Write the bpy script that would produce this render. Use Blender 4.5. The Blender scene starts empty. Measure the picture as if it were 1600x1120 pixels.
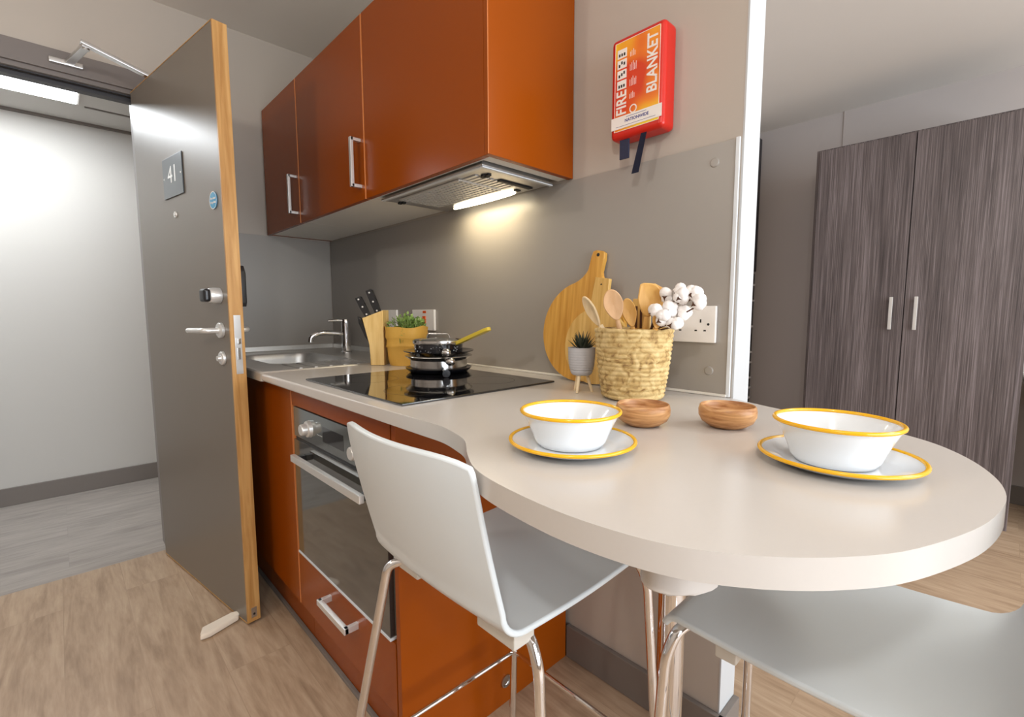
import bpy, bmesh, math, random
from mathutils import Vector, Matrix
random.seed(7)
SC = bpy.context.scene
COL = SC.collection
PI = math.pi

# ------------------------------------------------------------------ materials
def s2l(c):
    return tuple((x/12.92 if x <= .04045 else ((x+.055)/1.055)**2.4) for x in c)
def rgb(r, g, b):
    return s2l((r/255, g/255, b/255))+(1.0,)
def newmat(name):
    m = bpy.data.materials.new(name); m.use_nodes = True
    return m, m.node_tree.nodes, m.node_tree.links, m.node_tree.nodes['Principled BSDF']
def mat(name, col, rough=.5, metal=0.0, noise=0.0, nscale=30, bump=0.0, coat=0.0, spec=.5, bscale=None):
    m, N, L, P = newmat(name)
    P.inputs['Roughness'].default_value = rough
    P.inputs['Metallic'].default_value = metal
    P.inputs['Specular IOR Level'].default_value = spec
    P.inputs['Coat Weight'].default_value = coat
    P.inputs['Coat Roughness'].default_value = .06
    tc = N.new('ShaderNodeTexCoord')
    nz = N.new('ShaderNodeTexNoise'); nz.inputs['Scale'].default_value = nscale
    nz.inputs['Detail'].default_value = 4
    L.new(tc.outputs['Object'], nz.inputs['Vector'])
    mx = N.new('ShaderNodeMix'); mx.data_type = 'RGBA'
    c = Vector(col[:3])
    mx.inputs[6].default_value = (*(c*(1-noise)), 1)
    mx.inputs[7].default_value = (*(c*(1+noise)), 1)
    L.new(nz.outputs['Fac'], mx.inputs[0])
    L.new(mx.outputs[2], P.inputs['Base Color'])
    if bump:
        n2 = N.new('ShaderNodeTexNoise'); n2.inputs['Scale'].default_value = bscale or nscale*4
        L.new(tc.outputs['Object'], n2.inputs['Vector'])
        b = N.new('ShaderNodeBump'); b.inputs['Strength'].default_value = bump; b.inputs['Distance'].default_value = .002
        L.new(n2.outputs['Fac'], b.inputs['Height']); L.new(b.outputs['Normal'], P.inputs['Normal'])
    return m
def woodmat(name, c1, c2, scale=(1, 1, 1), rough=.45, ns=6, wave=0.0, contrast=(.35, .65), bump=.1):
    """stretched noise grain, colours c1..c2"""
    m, N, L, P = newmat(name)
    P.inputs['Roughness'].default_value = rough
    tc = N.new('ShaderNodeTexCoord'); mp = N.new('ShaderNodeMapping')
    mp.inputs['Scale'].default_value = scale
    L.new(tc.outputs['Object'], mp.inputs['Vector'])
    nz = N.new('ShaderNodeTexNoise'); nz.inputs['Scale'].default_value = ns
    nz.inputs['Detail'].default_value = 6; nz.inputs['Distortion'].default_value = wave
    L.new(mp.outputs[0], nz.inputs['Vector'])
    cr = N.new('ShaderNodeValToRGB')
    cr.color_ramp.elements[0].position = contrast[0]; cr.color_ramp.elements[0].color = c1
    cr.color_ramp.elements[1].position = contrast[1]; cr.color_ramp.elements[1].color = c2
    L.new(nz.outputs['Fac'], cr.inputs['Fac']); L.new(cr.outputs['Color'], P.inputs['Base Color'])
    b = N.new('ShaderNodeBump'); b.inputs['Strength'].default_value = bump; b.inputs['Distance'].default_value = .001
    L.new(nz.outputs['Fac'], b.inputs['Height']); L.new(b.outputs['Normal'], P.inputs['Normal'])
    return m
def floormat(name, c1, c2, c3, along_x=True, rough=.4):
    m, N, L, P = newmat(name)
    P.inputs['Roughness'].default_value = rough
    tc = N.new('ShaderNodeTexCoord'); mp = N.new('ShaderNodeMapping')
    if not along_x: mp.inputs['Rotation'].default_value = (0, 0, PI/2)
    L.new(tc.outputs['Object'], mp.inputs['Vector'])
    br = N.new('ShaderNodeTexBrick'); br.offset = .37; br.offset_frequency = 2
    br.inputs['Scale'].default_value = 1; br.inputs['Brick Width'].default_value = 1.25
    br.inputs['Row Height'].default_value = .185; br.inputs['Mortar Size'].default_value = .0012
    br.inputs['Color1'].default_value = (0, 0, 0, 1); br.inputs['Color2'].default_value = (1, 1, 1, 1)
    br.inputs['Mortar'].default_value = (.3, .3, .3, 1); br.inputs['Mortar Smooth'].default_value = .6
    L.new(mp.outputs[0], br.inputs['Vector'])
    ms = N.new('ShaderNodeMapping'); ms.inputs['Scale'].default_value = (1.4, 11, 1)
    L.new(mp.outputs[0], ms.inputs['Vector'])
    ad = N.new('ShaderNodeVectorMath'); ad.operation = 'MULTIPLY_ADD'
    L.new(br.outputs['Color'], ad.inputs[0]); ad.inputs[1].default_value = (7, 3, 0); L.new(ms.outputs[0], ad.inputs[2])
    nz = N.new('ShaderNodeTexNoise'); nz.inputs['Scale'].default_value = 1.6; nz.inputs['Detail'].default_value = 8
    nz.inputs['Roughness'].default_value = .62; nz.inputs['Distortion'].default_value = 1.1
    L.new(ad.outputs[0], nz.inputs['Vector'])
    n2 = N.new('ShaderNodeTexNoise'); n2.inputs['Scale'].default_value = 9; n2.inputs['Detail'].default_value = 6
    L.new(ad.outputs[0], n2.inputs['Vector'])
    cr = N.new('ShaderNodeValToRGB'); e = cr.color_ramp.elements
    e[0].position = .3; e[0].color = c1; e[1].position = .72; e[1].color = c3
    k = e.new(.5); k.color = c2
    mxf = N.new('ShaderNodeMath'); mxf.operation = 'MULTIPLY_ADD'; mxf.inputs[1].default_value = .3
    L.new(n2.outputs['Fac'], mxf.inputs[0])
    sc = N.new('ShaderNodeMath'); sc.operation = 'MULTIPLY'; sc.inputs[1].default_value = .7
    L.new(nz.outputs['Fac'], sc.inputs[0]); L.new(sc.outputs[0], mxf.inputs[2])
    L.new(mxf.outputs[0], cr.inputs['Fac'])
    dk = N.new('ShaderNodeMix'); dk.data_type = 'RGBA'; dk.blend_type = 'MULTIPLY'
    L.new(br.outputs['Fac'], dk.inputs[0]); L.new(cr.outputs['Color'], dk.inputs[6]); dk.inputs[7].default_value = (.87, .86, .85, 1)
    L.new(dk.outputs[2], P.inputs['Base Color'])
    b = N.new('ShaderNodeBump'); b.inputs['Strength'].default_value = .12; b.inputs['Distance'].default_value = .001
    L.new(nz.outputs['Fac'], b.inputs['Height']); L.new(b.outputs['Normal'], P.inputs['Normal'])
    return m
def emis(name, col, s):
    m, N, L, P = newmat(name)
    P.inputs['Base Color'].default_value = col; P.inputs['Emission Color'].default_value = col
    P.inputs['Emission Strength'].default_value = s
    return m

M = {}
M['wall'] = mat('wall_paint', rgb(184, 174, 163), .85, noise=.02, nscale=3, bump=.05)
M['ceil'] = mat('ceiling_paint', rgb(226, 221, 214), .9, noise=.02, nscale=3)
M['wall_end'] = mat('white_reveal_paint', rgb(188, 189, 190), .6, noise=.01)
M['wall_room'] = mat('room_wall_paint', rgb(186, 178, 174), .85, noise=.02, nscale=3)
M['corr'] = mat('corridor_paint', rgb(200, 197, 192), .8, noise=.015, nscale=3)
M['skirt'] = mat('grey_skirting', rgb(120, 112, 106), .45, noise=.02)
M['frame'] = mat('grey_door_frame', rgb(118, 110, 106), .4, noise=.02)
M['frame_dark'] = mat('dark_seal', rgb(50, 48, 52), .5)
M['door'] = mat('door_laminate', rgb(118, 109, 99), .37, noise=.03, nscale=4, spec=.55)
M['oak'] = woodmat('oak_lipping', rgb(176, 126, 66), rgb(206, 160, 98), (14, 14, 1), .45, 4, .6)
M['red'] = mat('burnt_orange_lacquer', rgb(146, 67, 3), .27, noise=.03, nscale=2, coat=.0, spec=.22)
M['lit_edge'] = mat('orange_lit_edge', rgb(226, 140, 80), .35)  # paler strip that puts the lit door edges into the colour
M['carc'] = mat('pale_carcass', rgb(234, 230, 222), .4, noise=.01)
M['splash'] = mat('grey_splash_laminate', rgb(158, 152, 145), .36, noise=.015, nscale=2)
M['alu'] = mat('brushed_aluminium', (.62, .61, .6, 1), .32, 1.0, noise=.03, nscale=60)
M['silver'] = mat('satin_silver_handle', (.78, .77, .75, 1), .32, .6, noise=.02)
M['trimw'] = mat('white_edge_trim', rgb(216, 220, 224), .35)
M['steel'] = mat('stainless_steel', (.56, .55, .54, 1), .2, 1.0, noise=.03, nscale=40)
M['steel_soft'] = mat('satin_steel', (.68, .67, .65, 1), .42, .85, noise=.04, nscale=50)
M['chrome'] = mat('chrome', (.8, .8, .82, 1), .06, 1.0)
M['top'] = mat('stone_effect_laminate', rgb(205, 199, 193), .22, noise=.012, nscale=250)
M['glassblk'] = mat('black_ceramic_glass', (.006, .006, .007, 1), .04, spec=.9, coat=.5)
M['ovenglass'] = mat('grey_mirror_glass', (.20, .20, .19, 1), .05, .85)
M['oven_panel'] = mat('oven_panel_glass', (.24, .26, .26, 1), .1, .7)
M['black'] = mat('black_plastic', (.012, .012, .014, 1), .3, noise=.1)
M['blackpan'] = mat('black_enamel', (.008, .008, .011, 1), .14, coat=.4)
M['navy'] = mat('navy_webbing', (.018, .024, .06, 1), .7, noise=.2, nscale=200)
M['white'] = mat('white_plastic', rgb(236, 232, 228), .3, noise=.01)
M['stool'] = mat('white_polypropylene', rgb(222, 229, 232), .33, noise=.01)
M['plastic_grey'] = mat('grey_plastic', rgb(206, 200, 190), .4)
M['enamel'] = mat('white_enamel', rgb(232, 236, 240), .12, noise=.01, coat=.5)
M['yellow'] = mat('yellow_enamel_rim', rgb(240, 180, 10), .2, coat=.3)
M['yelhandle'] = mat('yellow_wood_handle', rgb(218, 190, 60), .35, noise=.05)
M['acacia'] = woodmat('acacia_wood', rgb(160, 104, 56), rgb(214, 164, 110), (2, 2, 14), .4, 9, .8)
M['bamboo'] = woodmat('bamboo_board', rgb(196, 138, 48), rgb(222, 168, 78), (26, 3, 1.5), .42, 3, .2)
M['bamboo2'] = woodmat('light_bamboo', rgb(206, 160, 82), rgb(228, 188, 112), (26, 3, 1.5), .42, 3, .2)
M['spoon_pale'] = woodmat('pale_beech', rgb(226, 196, 150), rgb(240, 218, 180), (8, 8, 2), .55, 6, .3)
M['spoon_pink'] = woodmat('pink_beech', rgb(208, 164, 118), rgb(224, 184, 142), (8, 8, 2), .55, 6, .3)
M['spoon_gold'] = woodmat('golden_beech', rgb(206, 150, 72), rgb(224, 176, 100), (8, 8, 2), .5, 6, .3)
M['block'] = woodmat('knife_block_wood', rgb(212, 172, 100), rgb(230, 196, 130), (10, 10, 1.2), .5, 6, .2)
M['bag'] = mat('waxed_paper_bag', rgb(212, 164, 72), .55, noise=.08, nscale=12, bump=.5, bscale=60)
M['leaf'] = mat('small_green_leaves', rgb(132, 160, 84), .5, noise=.6, nscale=60)
M['leafdark'] = mat('dark_succulent', rgb(52, 58, 44), .5, noise=.4, nscale=80)
M['soil'] = mat('soil', rgb(60, 44, 30), .9, noise=.4, nscale=90, bump=.6)
M['concrete'] = mat('grey_ribbed_ceramic', rgb(182, 180, 182), .6, noise=.04, nscale=40)
M['cotton'] = mat('cotton_fluff', rgb(244, 238, 234), .95, noise=.03, nscale=120, bump=.5, bscale=180)
M['twig'] = mat('brown_husk', rgb(84, 50, 28), .8, noise=.3, nscale=90)
M['fbred'] = mat('red_abs_case', rgb(204, 34, 20), .32, noise=.02)
M['paper'] = mat('white_paper_label', rgb(238, 232, 226), .5)
M['inkblue'] = mat('blue_ink', rgb(40, 44, 130), .5)
M['inkgrey'] = mat('grey_ink', rgb(150, 145, 150), .5)
M['signblue'] = mat('blue_sign_vinyl', rgb(30, 150, 200), .35)
M['orange_sw'] = mat('red_switch', rgb(226, 92, 20), .3)
M['hole'] = mat('dark_slot', (.01, .01, .01, 1), .6)
M['plate'] = mat('brushed_grey_plate', (.09, .10, .11, 1), .3, .4, noise=.05)
M['wedge'] = mat('cream_rubber', rgb(232, 218, 200), .6, noise=.02)
M['floor'] = floormat('vinyl_oak_planks', rgb(142, 116, 92), rgb(174, 148, 122), rgb(196, 172, 146), True)
M['floor_c'] = floormat('grey_vinyl_planks', rgb(134, 127, 121), rgb(160, 152, 145), rgb(178, 170, 163), False)
M['glass'] = newmat('clear_glass')[0]
_p = M['glass'].node_tree.nodes['Principled BSDF']; _p.inputs['Transmission Weight'].default_value = .9
_p.inputs['Roughness'].default_value = .03; _p.inputs['Base Color'].default_value = (.9, .9, .9, 1)
M['lamp'] = emis('led_diffuser', (.93, .97, 1, 1), 14)
M['hoodlamp'] = emis('warm_hood_lamp', (1, .9, .66, 1), 5)

# dark wood wardrobe: fine vertical lines
def wardmat():
    m, N, L, P = newmat('grey_brown_woodgrain')
    P.inputs['Roughness'].default_value = .45
    tc = N.new('ShaderNodeTexCoord'); mp = N.new('ShaderNodeMapping'); mp.inputs['Scale'].default_value = (70, 70, .6)
    L.new(tc.outputs['Object'], mp.inputs['Vector'])
    nz = N.new('ShaderNodeTexNoise'); nz.inputs['Scale'].default_value = 3.2; nz.inputs['Detail'].default_value = 7
    nz.inputs['Roughness'].default_value = .7; nz.inputs['Distortion'].default_value = .5
    L.new(mp.outputs[0], nz.inputs['Vector'])
    m2 = N.new('ShaderNodeMapping'); m2.inputs['Scale'].default_value = (6, 6, .35); L.new(tc.outputs['Object'], m2.inputs['Vector'])
    n2 = N.new('ShaderNodeTexNoise'); n2.inputs['Scale'].default_value = 2; L.new(m2.outputs[0], n2.inputs['Vector'])
    a = N.new('ShaderNodeMath'); a.operation = 'ADD'; n3 = N.new('ShaderNodeMath'); n3.operation = 'MULTIPLY'; n3.inputs[1].default_value = .25; L.new(n2.outputs['Fac'], n3.inputs[0]); L.new(nz.outputs['Fac'], a.inputs[0]); L.new(n3.outputs[0], a.inputs[1])
    h = N.new('ShaderNodeMath'); h.operation = 'MULTIPLY'; h.inputs[1].default_value = .8; L.new(a.outputs[0], h.inputs[0])
    cr = N.new('ShaderNodeValToRGB'); e = cr.color_ramp.elements
    e[0].position = .36; e[0].color = rgb(50, 43, 44); e[1].position = .68; e[1].color = rgb(142, 131, 132)
    k = e.new(.5); k.color = rgb(92, 82, 81)
    L.new(h.outputs[0], cr.inputs['Fac']); L.new(cr.outputs['Color'], P.inputs['Base Color'])
    return m
M['ward'] = wardmat()
def basketmat():
    m, N, L, P = newmat('woven_seagrass')
    P.inputs['Roughness'].default_value = .75
    tc = N.new('ShaderNodeTexCoord')
    nz = N.new('ShaderNodeTexNoise'); nz.inputs['Scale'].default_value = 45; nz.inputs['Detail'].default_value = 5; nz.inputs['Distortion'].default_value = 1.2
    L.new(tc.outputs['Object'], nz.inputs['Vector'])
    cr = N.new('ShaderNodeValToRGB'); e = cr.color_ramp.elements
    e[0].position = .28; e[0].color = rgb(122, 86, 44); e[1].position = .64; e[1].color = rgb(214, 188, 134)
    k = e.new(.44); k.color = rgb(186, 154, 96)
    L.new(nz.outputs['Fac'], cr.inputs['Fac']); L.new(cr.outputs['Color'], P.inputs['Base Color'])
    b = N.new('ShaderNodeBump'); b.inputs['Strength'].default_value = .6; b.inputs['Distance'].default_value = .003
    L.new(nz.outputs['Fac'], b.inputs['Height']); L.new(b.outputs['Normal'], P.inputs['Normal'])
    return m
M['basket'] = basketmat()
def flamemat():
    m, N, L, P = newmat('flame_print')
    P.inputs['Roughness'].default_value = .35
    tc = N.new('ShaderNodeTexCoord')
    nz = N.new('ShaderNodeTexNoise'); nz.inputs['Scale'].default_value = 9; nz.inputs['Detail'].default_value = 1
    L.new(tc.outputs['Object'], nz.inputs['Vector'])
    cr = N.new('ShaderNodeValToRGB'); e = cr.color_ramp.elements
    e[0].position = .36; e[0].color = rgb(214, 60, 16); e[1].position = .66; e[1].color = rgb(246, 206, 40)
    k = e.new(.5); k.color = rgb(238, 130, 30)
    L.new(nz.outputs['Fac'], cr.inputs['Fac']); L.new(cr.outputs['Color'], P.inputs['Base Color'])
    return m
M['flame'] = flamemat()

# ------------------------------------------------------------------ object helpers
MW = {}
def tag(o, label=None, cat=None, group=None, kind=None):
    if label: o['label'] = label
    if cat: o['category'] = cat
    if group: o['group'] = group
    if kind: o['kind'] = kind
    return o
def thing(name, label, cat, loc=(0, 0, 0), rz=0, group=None, kind=None):
    o = bpy.data.objects.new(name, None); COL.objects.link(o)
    o.empty_display_size = .05
    o.location = loc; o.rotation_euler = (0, 0, rz)
    MW[o] = Matrix.Translation(loc) @ Matrix.Rotation(rz, 4, 'Z')
    return tag(o, label, cat, group, kind)
def obj(name, bm, m, parent=None, local=False, loc=None, smooth=True, angle=35):
    """link bm as one mesh object. World coordinates unless local (then in the parent's frame)."""
    me = bpy.data.meshes.new(name)
    bmesh.ops.recalc_face_normals(bm, faces=bm.faces[:])
    if parent is None:
        if loc is None:
            vs = [v.co for v in bm.verts]
            loc = Vector(((min(v.x for v in vs)+max(v.x for v in vs))/2, (min(v.y for v in vs)+max(v.y for v in vs))/2, min(v.z for v in vs)))
        W = Matrix.Translation(loc); bm.transform(W.inverted())
    else:
        PWm = MW[parent]
        if local:
            W = PWm.copy()
        else:
            W = PWm.copy(); bm.transform(PWm.inverted())
    if smooth:
        for f in bm.faces: f.smooth = True
        for e in bm.edges:
            if len(e.link_faces) == 2 and e.calc_face_angle(0) > math.radians(angle): e.smooth = False
    bm.to_mesh(me); bm.free()
    o = bpy.data.objects.new(name, me); COL.objects.link(o)
    if isinstance(m, (list, tuple)):
        for k in m: me.materials.append(k)
    else: me.materials.append(m)
    if parent is None: o.location = loc
    else: o.parent = parent
    MW[o] = W
    if smooth and len(me.polygons) < 600:
        wn = o.modifiers.new('weighted_normal', 'WEIGHTED_NORMAL'); wn.keep_sharp = True; wn.weight = 100
    return o
def split_obj(name, bm, m, parent, **k):
    """one object per loose piece"""
    todo = set(bm.verts[:]); out = []
    while todo:
        st = [todo.pop()]; isl = set(st)
        while st:
            v = st.pop()
            for e in v.link_edges:
                q = e.other_vert(v)
                if q not in isl: isl.add(q); st.append(q)
        todo -= isl
        nb = bmesh.new(); mp = {v: nb.verts.new(v.co) for v in isl}
        for f in set(f for v in isl for f in v.link_faces): nb.faces.new([mp[v] for v in f.verts])
        out.append(obj(name, nb, m, parent, **k))
    bm.free(); return out
def B(): return bmesh.new()
def addbox(bm, lo, hi, bev=0, mi=0, seg=2):
    x0, y0, z0 = lo; x1, y1, z1 = hi
    r = bmesh.ops.create_cube(bm, size=1)
    vs = r['verts']
    for v in vs:
        v.co = Vector((x0 if v.co.x < 0 else x1, y0 if v.co.y < 0 else y1, z0 if v.co.z < 0 else z1))
    fs = set(f for v in vs for f in v.link_faces)
    for f in fs: f.material_index = mi
    if bev:
        es = list(set(e for v in vs for e in v.link_edges))
        bmesh.ops.bevel(bm, geom=es, offset=bev, segments=seg, affect='EDGES', profile=.5)
    return bm
def box(lo, hi, bev=0, seg=2): return addbox(B(), lo, hi, bev, 0, seg)
def obox(center, size, R, bev=0):
    bm = box(tuple(-s/2 for s in size), tuple(s/2 for s in size), bev)
    bm.transform(Matrix.Translation(center) @ R.to_4x4()); return bm
def addtube(bm, pts, r, n=12, caps=True, mi=0):
    pts = [Vector(p) for p in pts]
    rs = r if isinstance(r, (list, tuple)) else [r]*len(pts)
    rings = []; prev = None
    for i, p in enumerate(pts):
        if i == 0: t = pts[1]-pts[0]
        elif i == len(pts)-1: t = pts[-1]-pts[-2]
        else: t = (pts[i+1]-p).normalized()+(p-pts[i-1]).normalized()
        t.normalize()
        if prev is None:
            a = Vector((0, 0, 1)) if abs(t.z) < .9 else Vector((1, 0, 0))
            u = t.cross(a).normalized()
        else:
            u = (prev-t*prev.dot(t)).normalized()
        prev = u; w = t.cross(u)
        rings.append([bm.verts.new(p+(u*math.cos(2*PI*k/n)+w*math.sin(2*PI*k/n))*rs[i]) for k in range(n)])
    for a, b in zip(rings, rings[1:]):
        for k in range(n):
            f = bm.faces.new((a[k], a[(k+1) % n], b[(k+1) % n], b[k])); f.material_index = mi
    if caps:
        for q in (rings[0], rings[-1]):
            f = bm.faces.new(q); f.material_index = mi
    return bm
def tube(pts, r, n=12): return addtube(B(), pts, r, n)
def smoothpath(pts, rad, n=5):
    """round the corners of a polyline"""
    pts = [Vector(p) for p in pts]; out = [pts[0]]
    for i in range(1, len(pts)-1):
        a, b, c = pts[i-1], pts[i], pts[i+1]
        d1 = (a-b); d2 = (c-b); r = min(rad, d1.length*.45, d2.length*.45)
        p1 = b+d1.normalized()*r; p2 = b+d2.normalized()*r
        for k in range(n+1):
            t = k/n; out.append(p1*(1-t)**2+b*2*t*(1-t)+p2*t*t)
    out.append(pts[-1]); return out
def addlathe(bm, prof, c=(0, 0, 0), n=48, mi=None, closed=False):
    c = Vector(c); rings = []
    for (r, z) in prof:
        if r < 1e-6: rings.append([bm.verts.new(c+Vector((0, 0, z)))])
        else: rings.append([bm.verts.new(c+Vector((r*math.cos(2*PI*k/n), r*math.sin(2*PI*k/n), z))) for k in range(n)])
    if closed: rings.append(rings[0])
    for i, (a, b) in enumerate(zip(rings, rings[1:])):
        for k in range(n):
            q = []
            for v in (a[k % len(a)], a[(k+1) % len(a)], b[(k+1) % len(b)], b[k % len(b)]):
                if v not in q: q.append(v)
            if len(q) > 2:
                try: f = bm.faces.new(q)
                except ValueError: continue
                f.material_index = 0 if mi is None else mi[i]
    return bm
def lathe(prof, c=(0, 0, 0), n=48, **k): return addlathe(B(), prof, c, n, **k)
def addprism(bm, pts, z0, z1, bev=0, plane='XY', mi=0, seg=3):
    """extrude a polygon; plane XY extrudes z, XZ extrudes y, YZ extrudes x"""
    def P(a, b, h):
        return {'XY': (a, b, h), 'XZ': (a, h, b), 'YZ': (h, a, b)}[plane]
    lo = [bm.verts.new(P(a, b, z0)) for a, b in pts]; hi = [bm.verts.new(P(a, b, z1)) for a, b in pts]
    n = len(pts); fs = [bm.faces.new(lo[::-1]), bm.faces.new(hi)]
    for i in range(n): fs.append(bm.faces.new((lo[i], lo[(i+1) % n], hi[(i+1) % n], hi[i])))
    for f in fs: f.material_index = mi
    if bev:
        es = list(fs[1].edges)+list(fs[0].edges)
        bmesh.ops.bevel(bm, geom=es, offset=bev, segments=seg, affect='EDGES', profile=.5)
    return bm
def prism(pts, z0, z1, bev=0, plane='XY', seg=3): return addprism(B(), pts, z0, z1, bev, plane, 0, seg)
def sphere(c, r, sub=2, sq=(1, 1, 1)):
    bm = B(); bmesh.ops.create_icosphere(bm, subdivisions=sub, radius=r)
    for v in bm.verts: v.co = Vector((v.co.x*sq[0], v.co.y*sq[1], v.co.z*sq[2]))+Vector(c)
    return bm
def merge(bm, other):
    me = bpy.data.meshes.new('tmp'); other.to_mesh(me); other.free(); bm.from_mesh(me); bpy.data.meshes.remove(me); return bm
def textbm(s, size, depth=.0004, align='CENTER', spacing=1.0, bold=0.0):
    cu = bpy.data.curves.new('t', 'FONT'); cu.body = s; cu.size = size; cu.extrude = depth
    cu.align_x = align; cu.align_y = 'CENTER'; cu.offset = bold; cu.space_character = spacing
    o = bpy.data.objects.new('t', cu); COL.objects.link(o)
    bpy.context.view_layer.update()
    me = bpy.data.meshes.new_from_object(o.evaluated_get(bpy.context.evaluated_depsgraph_get()))
    bm = B(); bm.from_mesh(me)
    bpy.data.objects.remove(o); bpy.data.curves.remove(cu); bpy.data.meshes.remove(me)
    return bm
def dup(root, loc, rz, label, name=None):
    r = root.copy(); COL.objects.link(r); r.location = loc; r.rotation_euler = (0, 0, rz); r['label'] = label
    MW[r] = Matrix.Translation(loc) @ Matrix.Rotation(rz, 4, 'Z')
    for ch in list(root.children):
        c = ch.copy(); COL.objects.link(c); c.parent = r
        for g in list(ch.children):
            d = g.copy(); COL.objects.link(d); d.parent = c
    return r
def struct(name, bm, m, **k):
    o = obj(name, bm, m, **k); o['kind'] = 'structure'; return o

# ------------------------------------------------------------------ room shell
XL, YW, XE, CZ = -2.66, 1.135, -.435, 2.46
struct('floor', box((XL-.02, -2.6, -.05), (2.9, 3.96, 0)), M['floor'], smooth=False)
struct('floor_corridor', box((-4.0, -2.6, -.05), (XL-.02, 1.6, 0)), M['floor_c'], smooth=False)
struct('ceiling', box((XL, -2.6, CZ), (2.9, 3.96, CZ+.05)), M['ceil'], smooth=False)
# wall with the doorway
bm = B()
DY0, DY1, DZ = -.62, .33, 2.065
addbox(bm, (XL-.14, DY1, 0), (XL, YW+.1, CZ+.05)); addbox(bm, (XL-.14, -2.6, 0), (XL, DY0, CZ+.05)); addbox(bm, (XL-.14, DY0, DZ), (XL, DY1, CZ+.05))
struct('wall_left', bm, M['wall'], smooth=False)
struct('wall_back', box((XL, YW, 0), (XE-.004, YW+.09, CZ)), M['wall'], smooth=False)
struct('trim_1', box((XE-.004, YW-.0005, 0), (XE, YW+.0905, CZ)), M['wall_end'], smooth=False)
struct('wall_side', box((-1.5, YW+.09, 0), (-1.42, 3.96, CZ)), M['wall_room'], smooth=False)
struct('wall_far', box((-1.5, 3.951, 0), (2.9, 4.05, CZ+.05)), M['wall_room'], smooth=False)
struct('wall_far_casing', box((-.865, 3.944, 0), (2.9, 3.951, CZ)), M['wall_room'], smooth=False)
struct('wall_front', box((XL-.14, -2.7, 0), (2.9, -2.6, CZ+.05)), M['wall'], smooth=False)
bm = B()
addbox(bm, (2.85, -2.6, 0), (2.95, -.9, CZ)); addbox(bm, (2.85, 3.3, 0), (2.95, 3.96, CZ)); addbox(bm, (2.85, -.9, 0), (2.95, 3.3, .35)); addbox(bm, (2.85, -.9, 2.25), (2.95, 3.3, CZ))
struct('wall_right', bm, M['wall'], smooth=False)
w = thing('window_1', None, None, (2.86, 1.2, .35), kind='structure')
bm = B()
for a, b in (((2.87, -.9, .35), (2.93, -.84, 2.25)), ((2.87, 3.24, .35), (2.93, 3.3, 2.25)), ((2.87, 1.17, .35), (2.93, 1.23, 2.25)), ((2.87, -.9, .35), (2.93, 3.3, .41)), ((2.87, -.9, 2.19), (2.93, 3.3, 2.25))): addbox(bm, a, b)
obj('window_frame', bm, M['white'], w, smooth=False)
obj('window_pane', box((2.898, -.84, .41), (2.904, 3.24, 2.19)), M['glass'], w, smooth=False)
struct('wall_corridor', box((-4.05, -2.6, 0), (-3.945, 1.6, 2.31)), M['corr'], smooth=False)
struct('wall_corridor_end', box((-4.05, 1.6, 0), (XL-.14, 1.7, 2.31)), M['corr'], smooth=False)
bm = B()
bm = box((-3.945, -2.6, 2.254), (XL-.14, 1.6, 2.3)); struct('ceiling_corridor', bm, M['corr'], smooth=False)
bm = B()
addbox(bm, (-3.64, .19, 2.249), (-3.625, 1.6, 2.2545)); addbox(bm, (-3.945, -2.6, 2.240), (-3.925, 1.6, 2.2545))
struct('trim_2', bm, M['skirt'], smooth=False)
struct('baseboard_corridor', box((-3.945, -2.6, 0), (-3.93, 1.6, .105), .002), M['skirt'])
bm = B(); addbox(bm, (-.92, YW-.016, 0), (XE+.016, YW, .108), .003); addbox(bm, (XE, YW-.016, 0), (XE+.016, YW+.09, .108), .003)
struct('baseboard_back', bm, M['skirt'])
struct('baseboard_far', box((-1.40, 3.928, 0), (2.85, 3.944, .108), .002), M['skirt'])
# door frame
bm = B()
addbox(bm, (XL-.001, DY0-.06, 0), (XL+.014, DY0+.01, DZ-.0055), .002)
addbox(bm, (XL-.001, DY1-.01, 0), (XL+.014, DY1+.045, DZ-.0055), .002)
addbox(bm, (XL-.001, DY0-.06, DZ-.005), (XL+.014, DY1+.045, DZ+.075), .002)
addbox(bm, (XL-.14, DY0, 0), (XL, DY0+.03, DZ)); addbox(bm, (XL-.14, DY1-.03, 0), (XL, DY1, DZ)); addbox(bm, (XL-.14, DY0, DZ-.022), (XL, DY1, DZ))
struct('trim_3', bm, M['frame'], smooth=False)
bm = B(); addbox(bm, (XL-.085, DY0+.03, DZ-.040), (XL-.045, DY1-.03, DZ-.022)); addbox(bm, (XL-.03, DY0+.03, DZ-.026), (XL-.018, DY1-.03, DZ-.022))
struct('trim_4', bm, M['frame_dark'], smooth=False)
# corridor light
t = thing('ceiling_light', 'bright white rectangular LED panel in the corridor ceiling', 'ceiling light', (-3.47, -.4, 2.25))
obj('diffuser', box((-3.60, -1.05, 2.247), (-3.34, .155, 2.2535)), M['lamp'], t, smooth=False)
obj('frame', box((-3.61, -1.06, 2.2495), (-3.33, .165, 2.2538)), M['white'], t, smooth=False)
# unseen globes added behind the viewer, hung low to light the ceiling
for (x, y, lb) in ((-1.15, -.95, 'unseen globe lamp near the entrance, added to light the ceiling'), (.3, -.5, 'unseen globe lamp behind the breakfast bar, added to light the ceiling')):
    t = thing('added_globe_lamp', lb, 'added lamp', (x, y, 2.10))
    obj('cord', tube([(x, y, 2.20), (x, y, CZ-.001)], .003, 8), M['white'], t)
    obj('globe', sphere((x, y, 2.15), .05, 3), M['hoodlamp'], t)

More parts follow.
